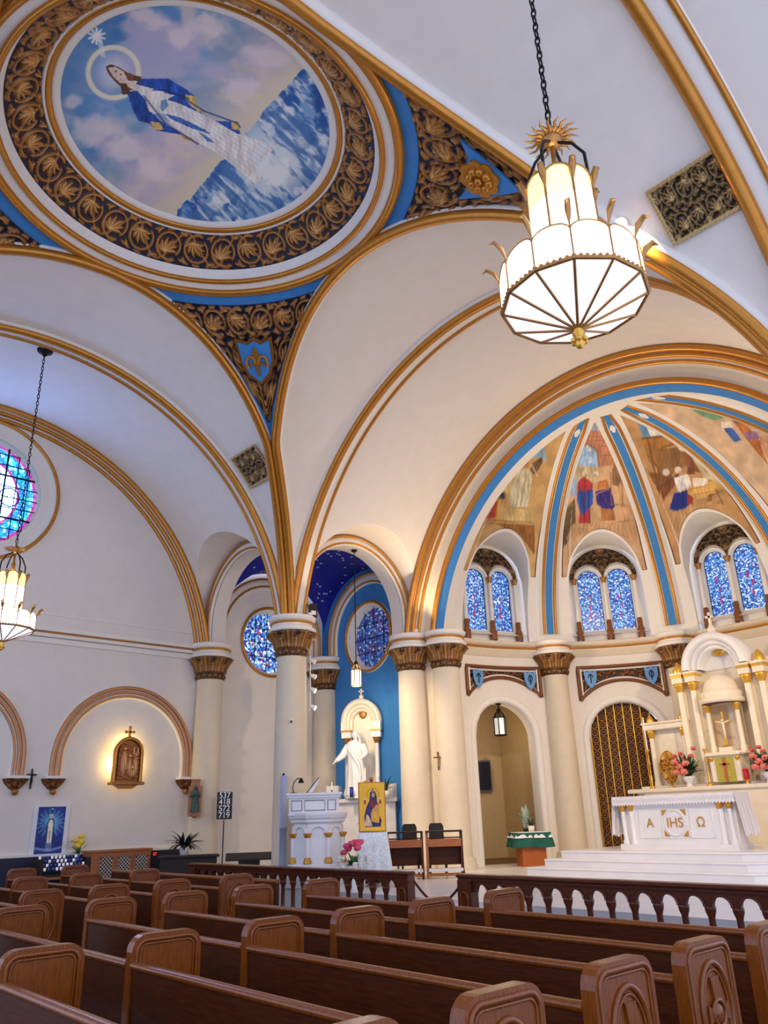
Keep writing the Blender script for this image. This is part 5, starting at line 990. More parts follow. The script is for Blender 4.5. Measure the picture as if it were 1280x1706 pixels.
cloth(.29,.27,.978,.80,M('pale_blue_lace',(230,238,242),.8,var=.16,scale=22),.28,12,.03).build('lace_cloth',MATS['pale_blue_lace'],ci)
ic=thing('gold_icon','gold icon of a veiled mother and child on an easel','icon',(-3.66,6.58,pz+.985),FACE(-3.66,6.58))
mb=MB(); mb.box((0,.02,.475),(.55,.05,.95)); mb.build('side_panel',WOODL,ic)
mb=MB(); mb.box((0,-.012,.475),(.52,.04,.92),bev=.012); mb.build('gold_panel',M('yellow_gold_panel',(244,184,36),.4,.15),ic)
def pi_(P):
    x,y=P[:,0],P[:,1]; c=np.tile(np.array([246.,188,40]),(len(P),1)); e=np.minimum(np.minimum(x,1-x)*.55,np.minimum(y,1-y)); c=mixc(c,(244,200,70),(e<.03)*.8)
    d=np.hypot((x-.55)*.55,(y-.78)); c=mixc(c,(244,196,60),(d<.13)*1.); c=mixc(c,(170,100,20),((d>.125)&(d<.137))*1.)
    fillp(c,P,S('.18,.06 .86,.06 .90,.20 .78,.34 .80,.5 .72,.62 .70,.78 .55,.90 .42,.80 .40,.64 .26,.5 .16,.3'),(48,40,104),.35,5,12); fillp(c,P,S('.47,.72 .63,.72 .66,.80 .60,.86 .50,.86 .44,.80'),(28,26,70),.1); c=dots(c,P,.56,.76,.085,(206,158,112),.75,.06); c=dots(c,P,.55,.845,.05,(238,226,190),.4,.018)
    fillp(c,P,S('.44,.18 .78,.14 .84,.36 .72,.52 .56,.48 .46,.36'),(228,170,60),.3,6,14); c=dots(c,P,.72,.50,.09,(212,164,112),.75,.06); c=dots(c,P,.72,.55,.10,(150,90,50),.5,.03); fillp(c,P,S('.40,.52 .60,.46 .62,.60 .48,.68'),(150,40,44),.2)
    fillp(c,P,S('.16,.08 .50,.08 .36,.30 .26,.34'),(226,190,160),.3,7,16)
    for ax in(.2,.86): c=dots(c,P,ax,.66,.06,(232,212,180),.6,.035); fillp(c,P,S('%f,.56 %f,.56 %f,.66 %f,.66'%(ax-.05,ax+.05,ax+.03,ax-.03)),(150,60,50),.2)
    return c
flat_paint(.47,.86,90,160,pi_,'painted_image',ic,y=-.034).location.z=.045
mb=MB(); mb.tube([(0,.05,.0),(0,.06,1.02)],.025,6); mb.ball((0,.05,1.0),.045,8); mb.build('easel_post',WOODL,ic)
fl=thing('rose_arrangement','pink roses and white filler flowers before the gold icon','flowers',(-3.36,5.82,pz)); mb=MB(); mb.lathe([(0,0),(.16,0),(.14,.05),(.06,.10),(.05,.30),(.13,.36),(.15,.42),(0,.42)],18); mb.build('pedestal',MARB,fl)
foliage(fl,26,.26,.09,GREENL,.40,1.,6,(.3,2.2)); bloom(fl,[(-.16,.02,.72),(-.06,-.1,.78),(.05,-.08,.82),(.15,0,.80),(.0,.05,.84),(-.1,.08,.8),(.10,.1,.84),(-.20,-.06,.66),(.20,-.05,.74)],.075,M('pink_rose_petal',(226,84,116),.6,var=.25,scale=18),'rose')
bloom(fl,[(.36*math.cos(k*.7)*(.6+.4*(k%3)/2),.3*math.sin(k*.7),.42+.05*(k%4)) for k in range(20)],.05,M('cream_filler_petal',(236,234,222),.7),'filler_flower')
# prie-dieux and chairs
def kneeler(loc,rz,lb):
    t=thing('prayer_desk',lb,'kneeler',loc,rz,'wooden prayer desks')
    for e in(-1,1):
        mb=MB(); mb.prism([(-.30,0),(.22,0),(.22,.08),(.16,.92),(-.10,.92),(-.12,.2),(-.30,.12)],(e*.375-.025,0,0),(0,1,0),(0,0,1),(.05,0,0)); mb.build('side_panel',WOODL if e<0 else WOOD,t)
    for nm,c,d,mt in(('desk_top',(0,-.0,.93),(.80,.36,.035),WOODD),('shelf',(0,.02,.80),(.72,.26,.02),WOODD),('front_board',(0,-.10,.70),(.74,.03,.16),WOODL),('lower_board',(0,.16,.45),(.72,.03,.40),WOOD),('knee_pad',(0,-.20,.17),(.74,.26,.06),M('white_kneeler_pad',(222,220,222),.7)),('cross_rail',(0,-.24,.08),(.74,.05,.06),WOODL)):
        mb=MB(); mb.box(c,d,bev=.008); mb.build(nm,mt,t)
    return t
rk=FACE(-4.4,8.16); kx=np.array([math.cos(rk),math.sin(rk)])
kneeler((-4.43,8.16,pz),rk,'wooden prayer desk behind the lace-covered table'); p=np.array([-4.43,8.16])+kx*.86; kneeler((p[0],p[1],pz),rk,'wooden prayer desk next to the apse column')
for i,(off,lb) in enumerate(((-.0,'dark rounded chair behind the left prayer desk'),(.62,'dark rounded chair behind the right prayer desk'))):
    p=np.array([-4.95,8.80])+kx*off; t=thing('chair',lb,'chair',(p[0],p[1],pz),rk,'chairs behind the prayer desks')
    mb=MB(); mb.prism([(-.17,.62),(.17,.62),(.17,1.02),(.13,1.09),(-.13,1.09),(-.17,1.02)],(0,.18,0),(1,0,0),(0,0,1),(0,.05,0)); mb.build('backrest',WOODD,t); mb=MB(); mb.box((0,0,.45),(.42,.42,.06),bev=.02); mb.build('seat',WOODD,t)
    for sx in(-1,1):
        for sy in(-1,1): mb=MB(); mb.box((sx*.18,sy*.18,.21 if sy<0 else .36),(.04,.04,.42 if sy<0 else .72)); mb.build('leg',WOODD,t)
# ================================================================== CHAPEL SHRINE
sh=thing('shrine','pale marble shrine with arched canopy against the blue wall','shrine',(-8.0,9.98,pz),FACE(-8.2,9.5)-R(14)); sz_=-pz
GREYM=M('grey_veined_marble',(214,210,208),.35,var=.07,scale=5)
mb=MB(); mb.box((0,0,.82),(1.9,.7,1.64)); mb.build('altar_block',GREYM,sh); mb=MB(); mb.box((0,-.05,1.68),(2.05,.86,.10),bev=.02); mb.build('altar_slab',GREYM,sh)
for e in(-1,1):
    mb=MB(); mb.box((e*.80,-.02,1.90),(.34,.34,.36)); mb.build('side_pedestal',GREYM,sh)
    mb=MB(); mb.lathe([(.085,1.76),(.085,1.84),(.065,1.88),(.058,3.16)],16,(e*.42,.02,0)); mb.build('shrine_column',MARB,sh)
    mb=MB(); mb.lathe([(.058,3.16),(.07,3.2),(.11,3.30),(.12,3.32),(0,3.32)],16,(e*.42,.02,0)); mb.build('gilt_capital',BRONZE,sh)
    mb=MB(); mb.box((e*.42,.05,3.40),(.26,.32,.16)); mb.build('impost',MARB,sh); mb=MB(); mb.box((e*.42,.05,3.50),(.30,.36,.05)); mb.build('impost_cap',BRONZE,sh)
mb=MB(); t=np.linspace(0,PI,28)
for r0,r1,y in((.42,.56,-.13),(.34,.42,-.06),(.27,.34,.02)):
    P=[[(r*math.cos(a),yy,3.74+r*1.12*math.sin(a)) for a in t] for r,yy in((r1,.30),(r1,y),(r0,y),(r0,.30))]; mb.grid(np.array(P)); 
    for e in(-1,1): mb.grid(np.array([[(e*r,yy,z) for z in(3.52,3.74)] for r,yy in((r1,.30),(r1,y),(r0,y),(r0,.30))]),smooth=False)
mb.build('canopy_arch',MARBC,sh)
mb=MB(); mb.prism([(-.44,1.73),(.44,1.73),(.44,3.74)]+[(.44*math.cos(a),3.74+.48*math.sin(a)) for a in t[1:]],(0,.22,0),(1,0,0),(0,0,1),(0,.08,0)); mb.build('niche_back',MARBC,sh)
mb=MB(); mb.ball((0,.20,4.0),.15,16,.75,.2,1.); mb.build('medallion',BRONZE,sh); mb=MB(); mb.lathe([(.09,4.34),(.06,4.42),(.08,4.46),(.0,4.5)],10,(0,.05,0)); mb.box((0,.05,4.56),(.04,.04,.2)); mb.box((0,.05,4.59),(.14,.04,.04)); mb.build('top_cross',MARBC,sh)
sv=FACE(-7.9,9.6); ma=thing('white_statue','white marble statue of a veiled figure with an outstretched arm before the shrine','statue',(-7.86,9.62,pz+1.735),sv-R(20)); mb=MB(); mb.lathe([(.26,0),(.26,.05),(.22,.08),(0,.08)],20); mb.build('base',MARB,ma); place(figure_mesh(1.72,MARB,True,2,'open','body'),'body',ma,(0,0,.07))
def stick(loc,lb,h,hc,name='candlestick',mat=None,wax=None,group=None,s=1.):
    t=thing(name,lb,'candlestick',loc,0,group); m_=mat or GOLDB; mb=MB(); mb.lathe([(0,0),(.075*s,0),(.08*s,.03),(.04*s,.06),(.018*s,.10),(.03*s,h*.3),(.015*s,h*.34),(.02*s,h*.62),(.035*s,h*.66),(.015*s,h*.72),(.02*s,h*.92),(.05*s,h*.97),(.05*s,h),(0,h)],14); mb.build('stem',m_,t)
    mb=MB(); mb.lathe([(.019*s,h),(.019*s,h+hc),(0,h+hc+.01)],10); mb.build('candle',wax or LINEN,t); mb=MB(); mb.ball((0,0,h+hc+.03),.012*s,6,1,1,2); mb.build('flame',M('flame',(255,220,150),.5,emit=(255,210,120),es=2.),t); return t
WAXB=M('blue_candle_wax',(24,40,150),.4)
bc=thing('blue_candle','short blue pillar candle before the white statue','candle',(-7.62,9.28,pz+1.735)); mb=MB(); mb.lathe([(0,0),(.05,0),(.05,.28),(.0,.28)],14); mb.build('glass',WAXB,bc); mb=MB(); mb.lathe([(.06,0),(.06,.015),(0,.015)],14); mb.build('saucer',GOLDB,bc)
stick((-8.12,9.02,pz+1.735),'small dark candlestick left of the white statue',.22,.16,mat=IRON,s=.7); stick((-7.22,9.42,pz+1.735),'brass candlestick right of the white statue',.42,.26)
pp=thing('potted_palm','spiky green potted palm on the shrine altar','plant',(-6.98,9.92,pz+1.735)); mb=MB(); mb.lathe([(0,0),(.10,0),(.13,.16),(0,.15)],14); mb.build('pot',GREYM,pp); foliage(pp,24,.45,.05,GREEN,.14,1.,9,(.3,1.6))
pf=thing('purple_flowers','purple and dark green flowers beside the pulpit','flowers',(-4.32,7.12,pz)); mb=MB(); mb.lathe([(0,0),(.16,0),(.12,.5),(.16,1.1),(0,1.1)],16); mb.build('stand',WOODD,pf); foliage(pf,30,.42,.08,GREEN,1.08,1.,12,(.2,2.2)); bloom(pf,[(-.18,-.1,1.45),(-.05,-.14,1.5),(.1,-.1,1.42),(-.25,-.04,1.36),(.2,0,1.5),(-.12,.05,1.55)],.06,M('lilac_petal',(150,130,176),.6,var=.2),'blossom')
pip=thing('standing_pole','pale blue standing pole in front of the tall pillar','pole',(-5.93,5.98,pz)); mb=MB(); mb.lathe([(.075,0),(.075,1.10),(.085,1.10),(.085,1.13),(.07,1.13),(.07,2.18),(0,2.18)],14); mb.build('tube',M('pale_blue_plastic',(170,184,216),.4),pip); mb=MB(); mb.ball((.03,-.03,2.2),.03,8); mb.build('tip',IRON,pip)
crucifix('column_crucifix','small dark crucifix on the cream apse column',(-5.43,10.34,2.70),FACE(-5.4,10.3),.44,IRON,BRONZE)
sp=thing('spotlight_bar','vertical bar of three lit spotlights on the far side of the pillar','spotlight',(-6.00,6.74,4.0)); mb=MB(); mb.tube([(0,0,0),(0,0,1.3)],.015,6); mb.build('bar',WHITE,sp)
for z in(1.18,.82,.50,.10):
    d=np.array([.55,.45,-.4]) if z!=.82 else np.array([.2,.9,-.3]); d/=np.linalg.norm(d); c=np.array([.06,.03,z]); mb=MB(); mb.tube([c-d*.06,c,c+d*.07],[.03,.05,.065],10); mb.build('lamp_housing',WHITE,sp)
    if z in(.82,.50,.10): mb=MB(); mb.tube([c+d*.071,c+d*.076],.058,10); mb.build('lit_lens',M('lit_lens_white',(255,255,255),.3,emit=(255,250,240),es=5.),sp)
sk=thing('loudspeaker','small black loudspeaker on the pillar capital','speaker',(-5.98,6.80,6.245)); mb=MB(); mb.box((0,0,.17),(.17,.17,.34),bev=.02); mb.build('cabinet',M('black_plastic'),sk); mb=MB(); mb.box((.09,-.05,.10),(.03,.13,.10)); mb.build('bracket',WHITE,sk)
sn=thing('wall_sensor','tiny white camera sensor on the pillar shaft','sensor',(-5.99,6.20,3.70)); mb=MB(); mb.ball((0,0,.05),.045,10); mb.build('dome',WHITE,sn); mb=MB(); mb.ball((.03,-.02,.04),.025,8); mb.build('lens',IRON,sn)
for i,(p,lb) in enumerate(((( 4.77,4.46,9.70),'brightest round spotlight beside the large chandelier'),((4.90,4.62,9.58),'smaller lit spotlight next to the brightest one'),((4.93,4.92,9.26),'unlit clear spotlight bulb at the roll moulding'))):
    t=thing('ceiling_spotlight',lb,'spotlight',p,0,'spotlights beside the chandelier'); d=np.array([.35,-.8,-.48]) if i<2 else np.array([.8,.45,-.3]); d/=np.linalg.norm(d); mb=MB(); mb.tube([-d*.20,-d*.05,d*.0],[.035,.07,.095 if i==0 else .07],12); mb.build('housing',M('pale_metal',(214,206,190),.3,.5),t)
    mb=MB(); mb.tube([d*.001,d*.008],.09 if i==0 else .065,14); mb.build('lens',M('lit_flood_lens',(255,255,255),.3,emit=(255,248,235),es=9.) if i<2 else M('clear_lens',(230,226,214),.1),t); mb=MB(); mb.tube([-d*.2,-d*.2+np.array([.02,.05,.18])],.016,6); mb.build('arm',IRON,t)
# ================================================================== DOORWAY FURNITURE
gt=thing('green_cloth_table','wooden stand under a green cloth with white lace beside the doorway','table',(-4.52,12.58,pz),FACE(-4.5,12.6)+R(20)); mb=MB(); mb.box((0,0,.36),(.62,.5,.72)); mb.build('stand',M('orange_wood',(176,92,34),.4,var=.2,scale=6,stretch=(6,6,1)),gt); mb=MB(); mb.box((0,0,.75),(.70,.58,.05)); mb.build('top',WOODL,gt)
cloth(.44,.36,.782,.34,M('green_cloth',(16,92,78),.8,var=.15),.10,6,.05).build('green_cloth',MATS['green_cloth'],gt); cloth(.40,.33,.795,.13,LINEN,.20,16,.03).build('lace_topper',LINEN,gt)
p1=thing('leafy_plant','tall pale variegated leafy plant on the green cloth','plant',(-4.60,12.56,pz+.80)); mb=MB(); mb.lathe([(0,0),(.06,0),(.08,.08),(0,.08)],12); mb.build('pot',WOODD,p1); foliage(p1,26,.62,.08,M('variegated_leaf',(176,190,174),.5,var=.5,scale=25),.06,.6,15,(.1,1.0))
p2=thing('small_potted_plant','small green plant in a white pot on the green cloth','plant',(-4.33,12.44,pz+.80)); mb=MB(); mb.lathe([(0,0),(.07,0),(.085,.14),(0,.13)],12); mb.build('pot',WHITE,p2); foliage(p2,18,.24,.04,GREEN,.12,1.,16,(.3,1.6))
cx_=np.array(rm(1.0,-.55,0))[:2]; cr=thing('credence_table','dark iron credence table with pointed lace cloth inside the doorway','table',(cx_[0],cx_[1],pz+.01),FACE(*cx_)); mb=MB()
for sx in(-1,1):
    for sy in(-1,1): mb.tube([(sx*.34,sy*.18,0),(sx*.34,sy*.18,.78)],.018,6)
for z in(.12,.5): mb.tube([(-.34,-.18,z),(.34,-.18,z)],.012,6)
for k in range(9): q=np.linspace(0,2*PI*1.2,14); mb.tube([(-.28+.07*k+.03*math.cos(a),-.18,.3+.16*math.sin(a*.8+k)) for a in q],.007,4)
mb.build('iron_frame',IRON,cr); mb=MB(); mb.box((0,0,.79),(.80,.48,.03)); mb.build('top',WOODD,cr)
mb=MB(); zz=[(-.40,.80)]+[(-.40+.08*k,.60 if k%2 else .70) for k in range(11)]+[(.40,.80)]; mb.prism(zz,(0,-.25,0),(1,0,0),(0,0,1),(0,.006,0)); mb.box((0,0,.81),(.80,.5,.008)); mb.build('pointed_lace',LINEN,cr)
stick((cx_[0]-.05,cx_[1]-.10,pz+.83),'dark candle standing on the credence table inside the doorway',.10,.34,mat=GOLDB,wax=WOODD); mb=MB(); cb=thing('black_box','small dark box on the credence table inside the doorway','box',(cx_[0]+.14,cx_[1]+.12,pz+.83),FACE(*cx_)); mb.box((0,0,.07),(.24,.14,.14),bev=.01); mb.build('case',IRON,cb); mb=MB(); mb.box((0,-.072,.07),(.12,.006,.09)); mb.build('front_panel',M('grey_panel',(110,116,120),.4),cb)
# ================================================================== ALTAR
sp_=MB()
for z0,z1,hx,y0 in((CHZ,.53,2.75,10.20),(.53,.68,2.50,10.52),(.68,.83,2.28,10.85)): sp_.prism([(-hx,14.40),(-hx,y0+.0),(hx-.5,y0),(hx,y0+.5),(hx,14.40)],(0,0,z0),(1,0,0),(0,1,0),(0,0,z1-z0)); sp_.tube([(-hx,y0,z1-.02),(hx-.5,y0,z1-.02),(hx,y0+.5,z1-.02)],.02,6)
sp_.build('altar_steps',MARB,None,None,'three white marble steps rising to the altar','steps')
al=thing('altar','white marble altar with gold emblems and lace cloth on the steps','altar',(0,12.04,.83))
mb=MB(); mb.box((0,0,.05),(2.66,.62,.10)); mb.box((0,0,.50),(2.16,.46,.82)); mb.build('body',MARB,al); mb=MB(); mb.box((0,0,.98),(2.76,.60,.13),bev=.02); mb.build('mensa',MARB,al)
for e in(-1,1):
    for dx in(.0,.20):
        x=e*(1.22-dx); mb=MB(); mb.lathe([(.075,.10),(.075,.16),(.05,.20),(.046,.78)],14,(x,-.22,0)); mb.build('altar_column',MARB,al); mb=MB(); mb.lathe([(.046,.76),(.06,.78),(.085,.88),(.09,.915),(0,.915)],14,(x,-.22,0)); mb.build('gold_capital',GOLDP,al)
    mb=MB(); mb.box((e*1.0,.02,.5),(.62,.34,.8)); mb.build('end_block',MARB,al)
for x0,x1 in((-.84,-.34),(-.30,.30),(.34,.84)):
    mb=MB(); mb.tube([(x0,-.235,.22),(x1,-.235,.22),(x1,-.235,.80),(x0,-.235,.80)],.016,5,closed=True); mb.build('panel_moulding',MARB,al)
mb=MB(); mb.tube([(.235*math.cos(a),-.24,.51+.25*math.sin(a)) for a in np.linspace(0,2*PI,32,endpoint=False)],.016,6,closed=True); mb.build('roundel',MARB,al)
lettering('IHS',.27,GOLDP,al,(0,-.245,.51),0,'gold_monogram'); lettering('A',.26,GOLDP,al,(-.58,-.245,.51),0,'gold_alpha'); lettering('\u03a9',.26,GOLDP,al,(.58,-.245,.51),0,'gold_omega')
for sx in(-1,1):
    for sz in(-1,1): mb=MB(); mb.prism([(0,0),(sx*-.12,0),(0,sz*-.12)],(sx*.27,-.232,.51+sz*.26),(1,0,0),(0,0,1),(0,-.012,0)); mb.build('gold_corner',GOLDP,al)
ac=thing('altar_cloth','white lace cloth draped over the altar top and ends','cloth',(0,12.04,1.885)); mb=MB(); mb.box((0,0,.006),(2.82,.64,.012)); mb.build('top',LINEN,ac)
def lace(w,dr_,n): return [(-w/2,0)]+sum([[(-w/2+w*(k+.0)/n,-dr_*.82),(-w/2+w*(k+.5)/n,-dr_)] for k in range(n)],[])+[(w/2,-dr_*.82),(w/2,0)]
LACE=M('white_lace',(236,232,236),.85,var=.10,scale=60,bump=.3)
mb=MB(); mb.prism(lace(2.82,.20,40),(0,-.325,.012),(1,0,0),(0,0,1),(0,.008,0)); fz=mb.build('lace_front',LACE,ac); mb=MB()
for k in range(47): mb.tube([(-1.38+.06*k,-.332,-.02),(-1.35+.06*k,-.332,-.10),(-1.32+.06*k,-.332,-.02)],.007,4)
mb.build('lace_pattern',LINEN,ac)
for e in(-1,1):
    n=30; P=[]
    for k in range(n): y=-.32+.64*k/(n-1); P.append([(e*(1.41+.10*w+.02*math.sin(k*.9)*w),y,.01-.80*w-.03*math.sin(k*1.3)*w) for w in np.linspace(0,1,8)])
    mb=MB(); mb.grid(np.array(P)); mb.build('side_fall',LACE,ac)
# ---- high altar
ra=thing('high_altar','tall white and gold high altar with columns and arched canopy in the apse','altar',(0,14.95,CHZ)); b=-CHZ
def part(nm,mt,fn): mb=MB(); fn(mb); return mb.build(nm,mt,ra)
part('base_block',MARBC,lambda m:(m.box((0,.35,(2.0+b)/2),(5.2,1.0,2.0+b)),m.box((0,-.2,(2.0+b)/2),(4.4,.66,2.0+b)))); part('gradine',MARBC,lambda m:(m.box((0,-.02,2.05+b),(5.3,1.14,.10),bev=.02),m.box((0,.2,2.13+b),(5.0,.7,.07),bev=.02)))
for e in(-1,1):
    part('wing_panel',MARBC,lambda m:m.box((e*1.68,.35,2.85+b),(1.1,.3,1.4)))
    part('wing_niche',M('pale_niche_marble',(236,226,200),.4),lambda m:m.prism(arch_poly(.26,1.15),(e*1.66,.19,2.22+b),(1,0,0),(0,0,1),(0,.03,0)))
    part('wing_entablature',MARBC,lambda m:(m.box((e*1.68,.25,3.62+b),(1.25,.55,.14),bev=.02),m.box((e*1.68,.25,3.72+b),(1.32,.6,.06),bev=.02)))
    for x in(1.22,2.14):
        part('wing_column',MARBC,lambda m:m.lathe([(.09,2.17),(.09,2.25),(.07,2.3),(.062,3.36)],14,(e*x,.1,b))); part('gold_capital',GOLDB,lambda m:m.lathe([(.062,3.35),(.075,3.38),(.10,3.5),(.11,3.55),(0,3.55)],14,(e*x,.1,b))); part('gold_finial',GOLDB,lambda m:m.lathe([(.09,3.75),(.10,3.80),(.06,3.88),(.02,3.95),(0,3.97)],12,(e*x,.15,b)))
    for x in(.70,1.06):
        part('tall_column',MARBC,lambda m:m.lathe([(.12,2.17),(.12,2.30),(.09,2.36),(.078,4.42)],16,(e*x,-.02,b))); part('gold_capital',GOLDB,lambda m:m.lathe([(.078,4.40),(.09,4.44),(.13,4.56),(.14,4.62),(0,4.62)],16,(e*x,-.02,b)))
        part('entablature_block',MARBC,lambda m:(m.box((e*x,.05,4.69+b),(.28,.36,.14)),m.box((e*x,.05,4.86+b),(.33,.42,.06),bev=.01))); part('gold_band',GOLDB,lambda m:m.box((e*x,.05,4.795+b),(.30,.38,.07)))
    part('gold_finial',GOLDB,lambda m:m.lathe([(.13,4.89),(.14,4.96),(.09,5.08),(.03,5.16),(0,5.19)],14,(e*1.06,.05,b)))
    part('niche_column',MARBC,lambda m:m.lathe([(.08,2.85),(.08,2.95),(.06,3.0),(.052,3.82)],14,(e*.37,-.12,b))); part('gold_capital',GOLDB,lambda m:m.lathe([(.052,3.80),(.065,3.83),(.095,3.95),(.10,3.98),(0,3.98)],14,(e*.37,-.12,b))); part('pier',MARBC,lambda m:m.box((e*.88,.35,3.5+b),(.62,.4,2.7)))
part('back_wall',MARBC,lambda m:m.box((0,.5,3.6+b),(2.4,.12,2.9)))
def canopy(m):
    t=np.linspace(0,PI,30)
    for r0,r1,y in((.66,.84,-.20),(.56,.66,-.10),(.46,.56,.0)): m.grid(np.array([[(r*math.cos(a),yy,4.9+b+r*1.02*math.sin(a)) for a in t] for r,yy in((r1,.5),(r1,y),(r0,y),(r0,.5))]))
    m.prism([(.84*math.cos(a),4.9+b+.84*math.sin(a)) for a in t],(0,.40,0),(1,0,0),(0,0,1),(0,.1,0))
part('arched_canopy',MARB,canopy); part('dove_medallion',GOLDB,lambda m:(m.ball((0,.30,5.36+b),.17,18,1.2,.25,.9),m.prism(S('-.2,.04 -.05,.0 0,-.06 .05,0 .2,.04 .06,-.05 0,-.12 -.06,-.05'),(0,.24,5.38+b),(1,0,0),(0,0,1),(0,-.02,0))))
part('top_cross',MARBC,lambda m:(m.lathe([(.16,5.74),(.10,5.82),(.12,5.86),(.06,5.96),(.04,6.0)],10,(0,.1,b)),m.box((0,.1,6.14+b),(.06,.06,.34)),m.box((0,.1,6.20+b),(.2,.06,.06))))
part('baldachin',MARBC,lambda m:m.lathe([(.50,4.0),(.54,4.04),(.54,4.1),(.48,4.14),(.50,4.2),(.50,4.26),(.43,4.30),(.42,4.36),(.36,4.52),(.22,4.66),(.0,4.72)],28,(0,.0,b)))
part('niche_shell',M('warm_niche_marble',(226,204,170),.4),lambda m:m.lathe([(.40,2.85),(.40,4.0),(.0,4.02)],20,(0,.06,b),.0,PI)); part('niche_floor',MARBC,lambda m:m.box((0,-.05,2.82+b),(1.0,.6,.07),bev=.01)); part('gold_stars',GOLDB,lambda m:[m.ball((math.cos(k)*.34,.04,4.12+b+.05*math.sin(k*2)),.025,6) for k in range(7)])
part('tabernacle',MARBC,lambda m:(m.box((0,-.22,2.48+b),(.74,.5,.62)),m.box((0,-.24,2.79+b),(.86,.6,.06),bev=.01))); part('tabernacle_veil',M('green_gold_brocade',(184,172,70),.5,.2,var=.25,scale=40),lambda m:m.box((0,-.485,2.44+b),(.46,.02,.56))); part('veil_orphrey',M('copper_orphrey',(190,110,60),.5,.3),lambda m:(m.box((0,-.50,2.44+b),(.08,.012,.54)),m.box((0,-.50,2.56+b),(.24,.012,.05))))
for e in(-1,1): part('tabernacle_column',MARBC,lambda m:m.lathe([(.05,2.18),(.04,2.24),(.036,2.64)],12,(e*.32,-.46,b))); part('gold_capital',GOLDB,lambda m:m.lathe([(.036,2.63),(.06,2.70),(.065,2.73),(0,2.73)],12,(e*.32,-.46,b)))
crucifix('altar_crucifix','gold crucifix on a pedestal in the high altar niche',(0,14.78,3.015),0,.78,GOLDB,MARBC); pd=thing('cross_pedestal','small marble pedestal with gold base under the altar crucifix','pedestal',(0,14.78,2.86)); mb=MB(); mb.box((0,0,.05),(.34,.26,.10)); mb.build('block',MARBC,pd); mb=MB(); mb.lathe([(.15,.10),(.11,.14),(0,.15)],14); mb.build('gold_base',GOLDB,pd)
PINK=M('salmon_petal',(230,128,118),.6,var=.2,scale=16); PINKD=M('coral_petal',(214,92,92),.6,var=.2,scale=16)
for e,lb in((-1,'pink flowers with dark green fronds left of the tabernacle'),(1,'pink flowers with dark fronds right of the tabernacle')):
    t=thing('altar_bouquet',lb,'flowers',(e*.98,14.50,2.10),0,'altar bouquets'); t.scale=(1.2,1.2,1.2); mb=MB(); mb.lathe([(0,0),(.08,0),(.06,.03),(.05,.07),(.13,.16),(.14,.20),(0,.19)],16); mb.build('urn',MARB,t); foliage(t,60,.50,.075,GREEN,.18,1.,20+e,(.1,1.6))
    bloom(t,[(-.2,-.1,.50),(-.08,-.15,.40),(.06,-.14,.46),(-.16,-.16,.30),(.02,-.18,.30)],.085,PINK,'rose'); bloom(t,[(-.24,0,.62),(-.1,0,.66),(.15,-.05,.60),(.2,0,.74),(.0,-.08,.58)],.055,PINKD,'bud')
    P=[];Hh=[]
    for u in np.linspace(-1,1,44):
        v=np.linspace(-1,1,60); k=math.sqrt(max(1-u*u,0)); h=relief(np.full(60,(u+1)*.9),((v*k+1)*.9)%1.); h[0]=h[-1]=0; P.append(np.stack([np.full(60,u*.24),-.02-.07*h,.50+.40*v*k],-1)); Hh.append(h)
    mb=MB(); mb.grid(np.array(P),col=gilt(np.array(Hh),(150,96,30),(206,146,50),(246,200,96)))
    w=thing('gilt_foliage','openwork gilt ornament %s of the tabernacle behind the flowers'%('left' if e<0 else 'right'),'ornament',(e*1.62,14.80,2.10),0,'gilt ornaments on the high altar'); mb.build('gilt_leaves',CARVED,w); mb=MB(); mb.lathe([(0,0),(.12,0),(.04,.05),(.03,.12),(0,.12)],12); mb.build('foot',GOLDB,w)
stick((-2.0,14.52,2.10),'tall gold candlestick at the left end of the high altar',.95,.75,s=1.); stick((-.47,14.52,2.10),'gold candlestick between the pink flowers and the tabernacle',.85,.30,s=1.); stick((2.0,14.52,2.10),'tall gold candlestick at the right end of the high altar',.95,.75)
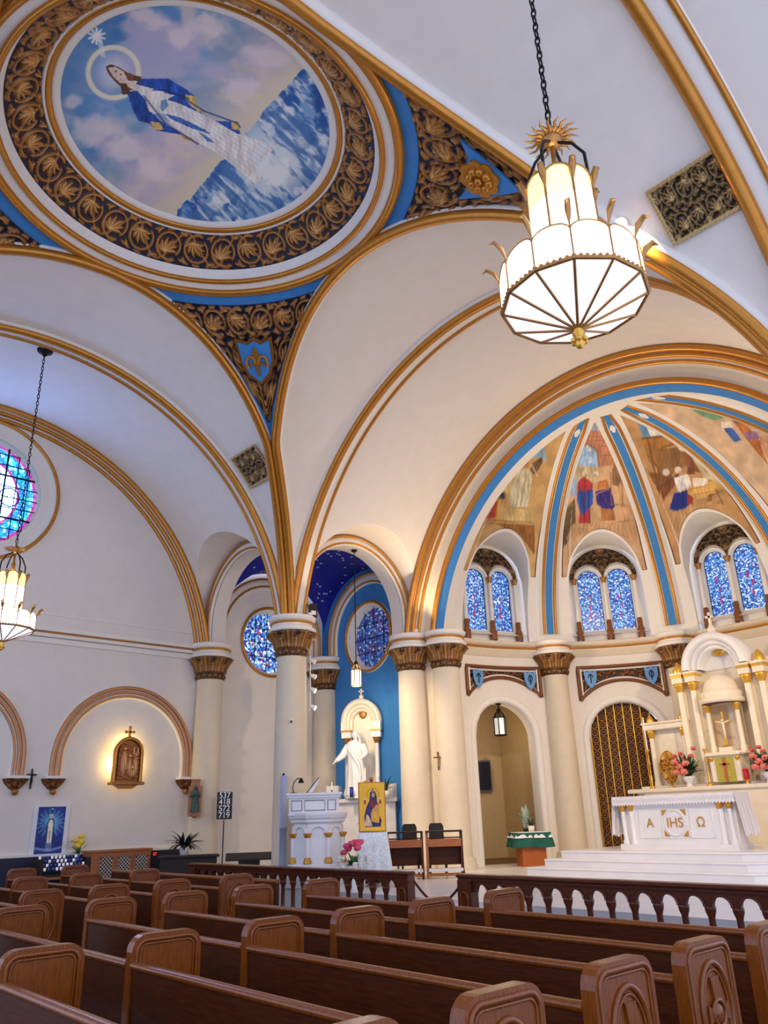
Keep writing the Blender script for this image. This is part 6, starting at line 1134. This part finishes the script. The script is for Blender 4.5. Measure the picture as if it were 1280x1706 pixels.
rv=thing('red_lamp','red glass lamp on a gold foot right of the tabernacle','lamp',(.47,14.46,2.10)); mb=MB(); mb.lathe([(0,0),(.06,0),(.05,.02),(.02,.05),(.05,.09)],14); mb.build('gold_foot',GOLDB,rv); mb=MB(); mb.lathe([(.05,.09),(.065,.12),(.065,.33),(0,.33)],14); mb.build('red_glass',M('ruby_glass',(150,16,30),.15,emit=(190,16,30),es=.35),rv)
# ================================================================== LAMPS (apse floods and passage light are added without a fixture)
lamp('chapel_lantern_light','POINT',(-6.55,8.62,4.70),25,SOFT,.1)
for y,z_ in((3.99,3.05),(4.45,3.05),(4.22,3.46)): lamp('station_light','POINT',(WX+.11,y,z_),11.0,(1.,.80,.26),.02)
for p,tg_,e in(((4.95,4.20,9.58),(0,13.5,3.0),1500),((5.05,4.45,9.48),(-4.5,12,4.5),1100)): lamp('flood_light','SPOT',p,e,WARM,.1,tg_,70)
for p,tg_ in(((4.7,11.0,5.4),(-3,14.5,7.5)),((-4.75,11.15,5.4),(2.5,14.5,7.5))): lamp('added_apse_flood','SPOT',p,520,WARM,.15,tg_,130,.9)  # unseen floods added behind the apse arch to warm the half dome
for z in(4.82,4.50,4.10): lamp('pillar_spot','SPOT',(-5.88,6.86,z-.05),110,WARM,.06,(-6.6,9.4,3.2),90)
for p,tg_,e in(((-5.72,10.05,6.34),(-1.5,8.2,11.5),230),((5.72,10.05,6.34),(1.5,8.2,11.5),300),((-5.70,6.75,6.34),(-2.5,8.4,11.5),60)): lamp('cornice_uplight','SPOT',p,e,WARM,.06,tg_,140,.9)
lamp('added_passage_light','POINT',tuple(rm(.9,0.2,3.6)),22,WARM,.1)  # added inside the passage, apart from the lantern, to brighten its walls
for i,(p,lb) in enumerate((((-5.72,10.05,6.235),'small white uplight on the capital left of the apse'),((5.72,10.05,6.235),'small white uplight on the capital right of the apse'),((-5.84,6.62,6.235),'small white uplight on the crossing pillar capital'))):
    t=thing('uplight',lb,'lamp',p,0,'capital uplights'); mb=MB(); mb.lathe([(0,0),(.05,0),(.055,.05),(.05,.08)],12); mb.build('housing',WHITE,t); mb=MB(); mb.lathe([(.048,.07),(0,.072)],12); mb.build('lens',MATS['clear_lens'],t)
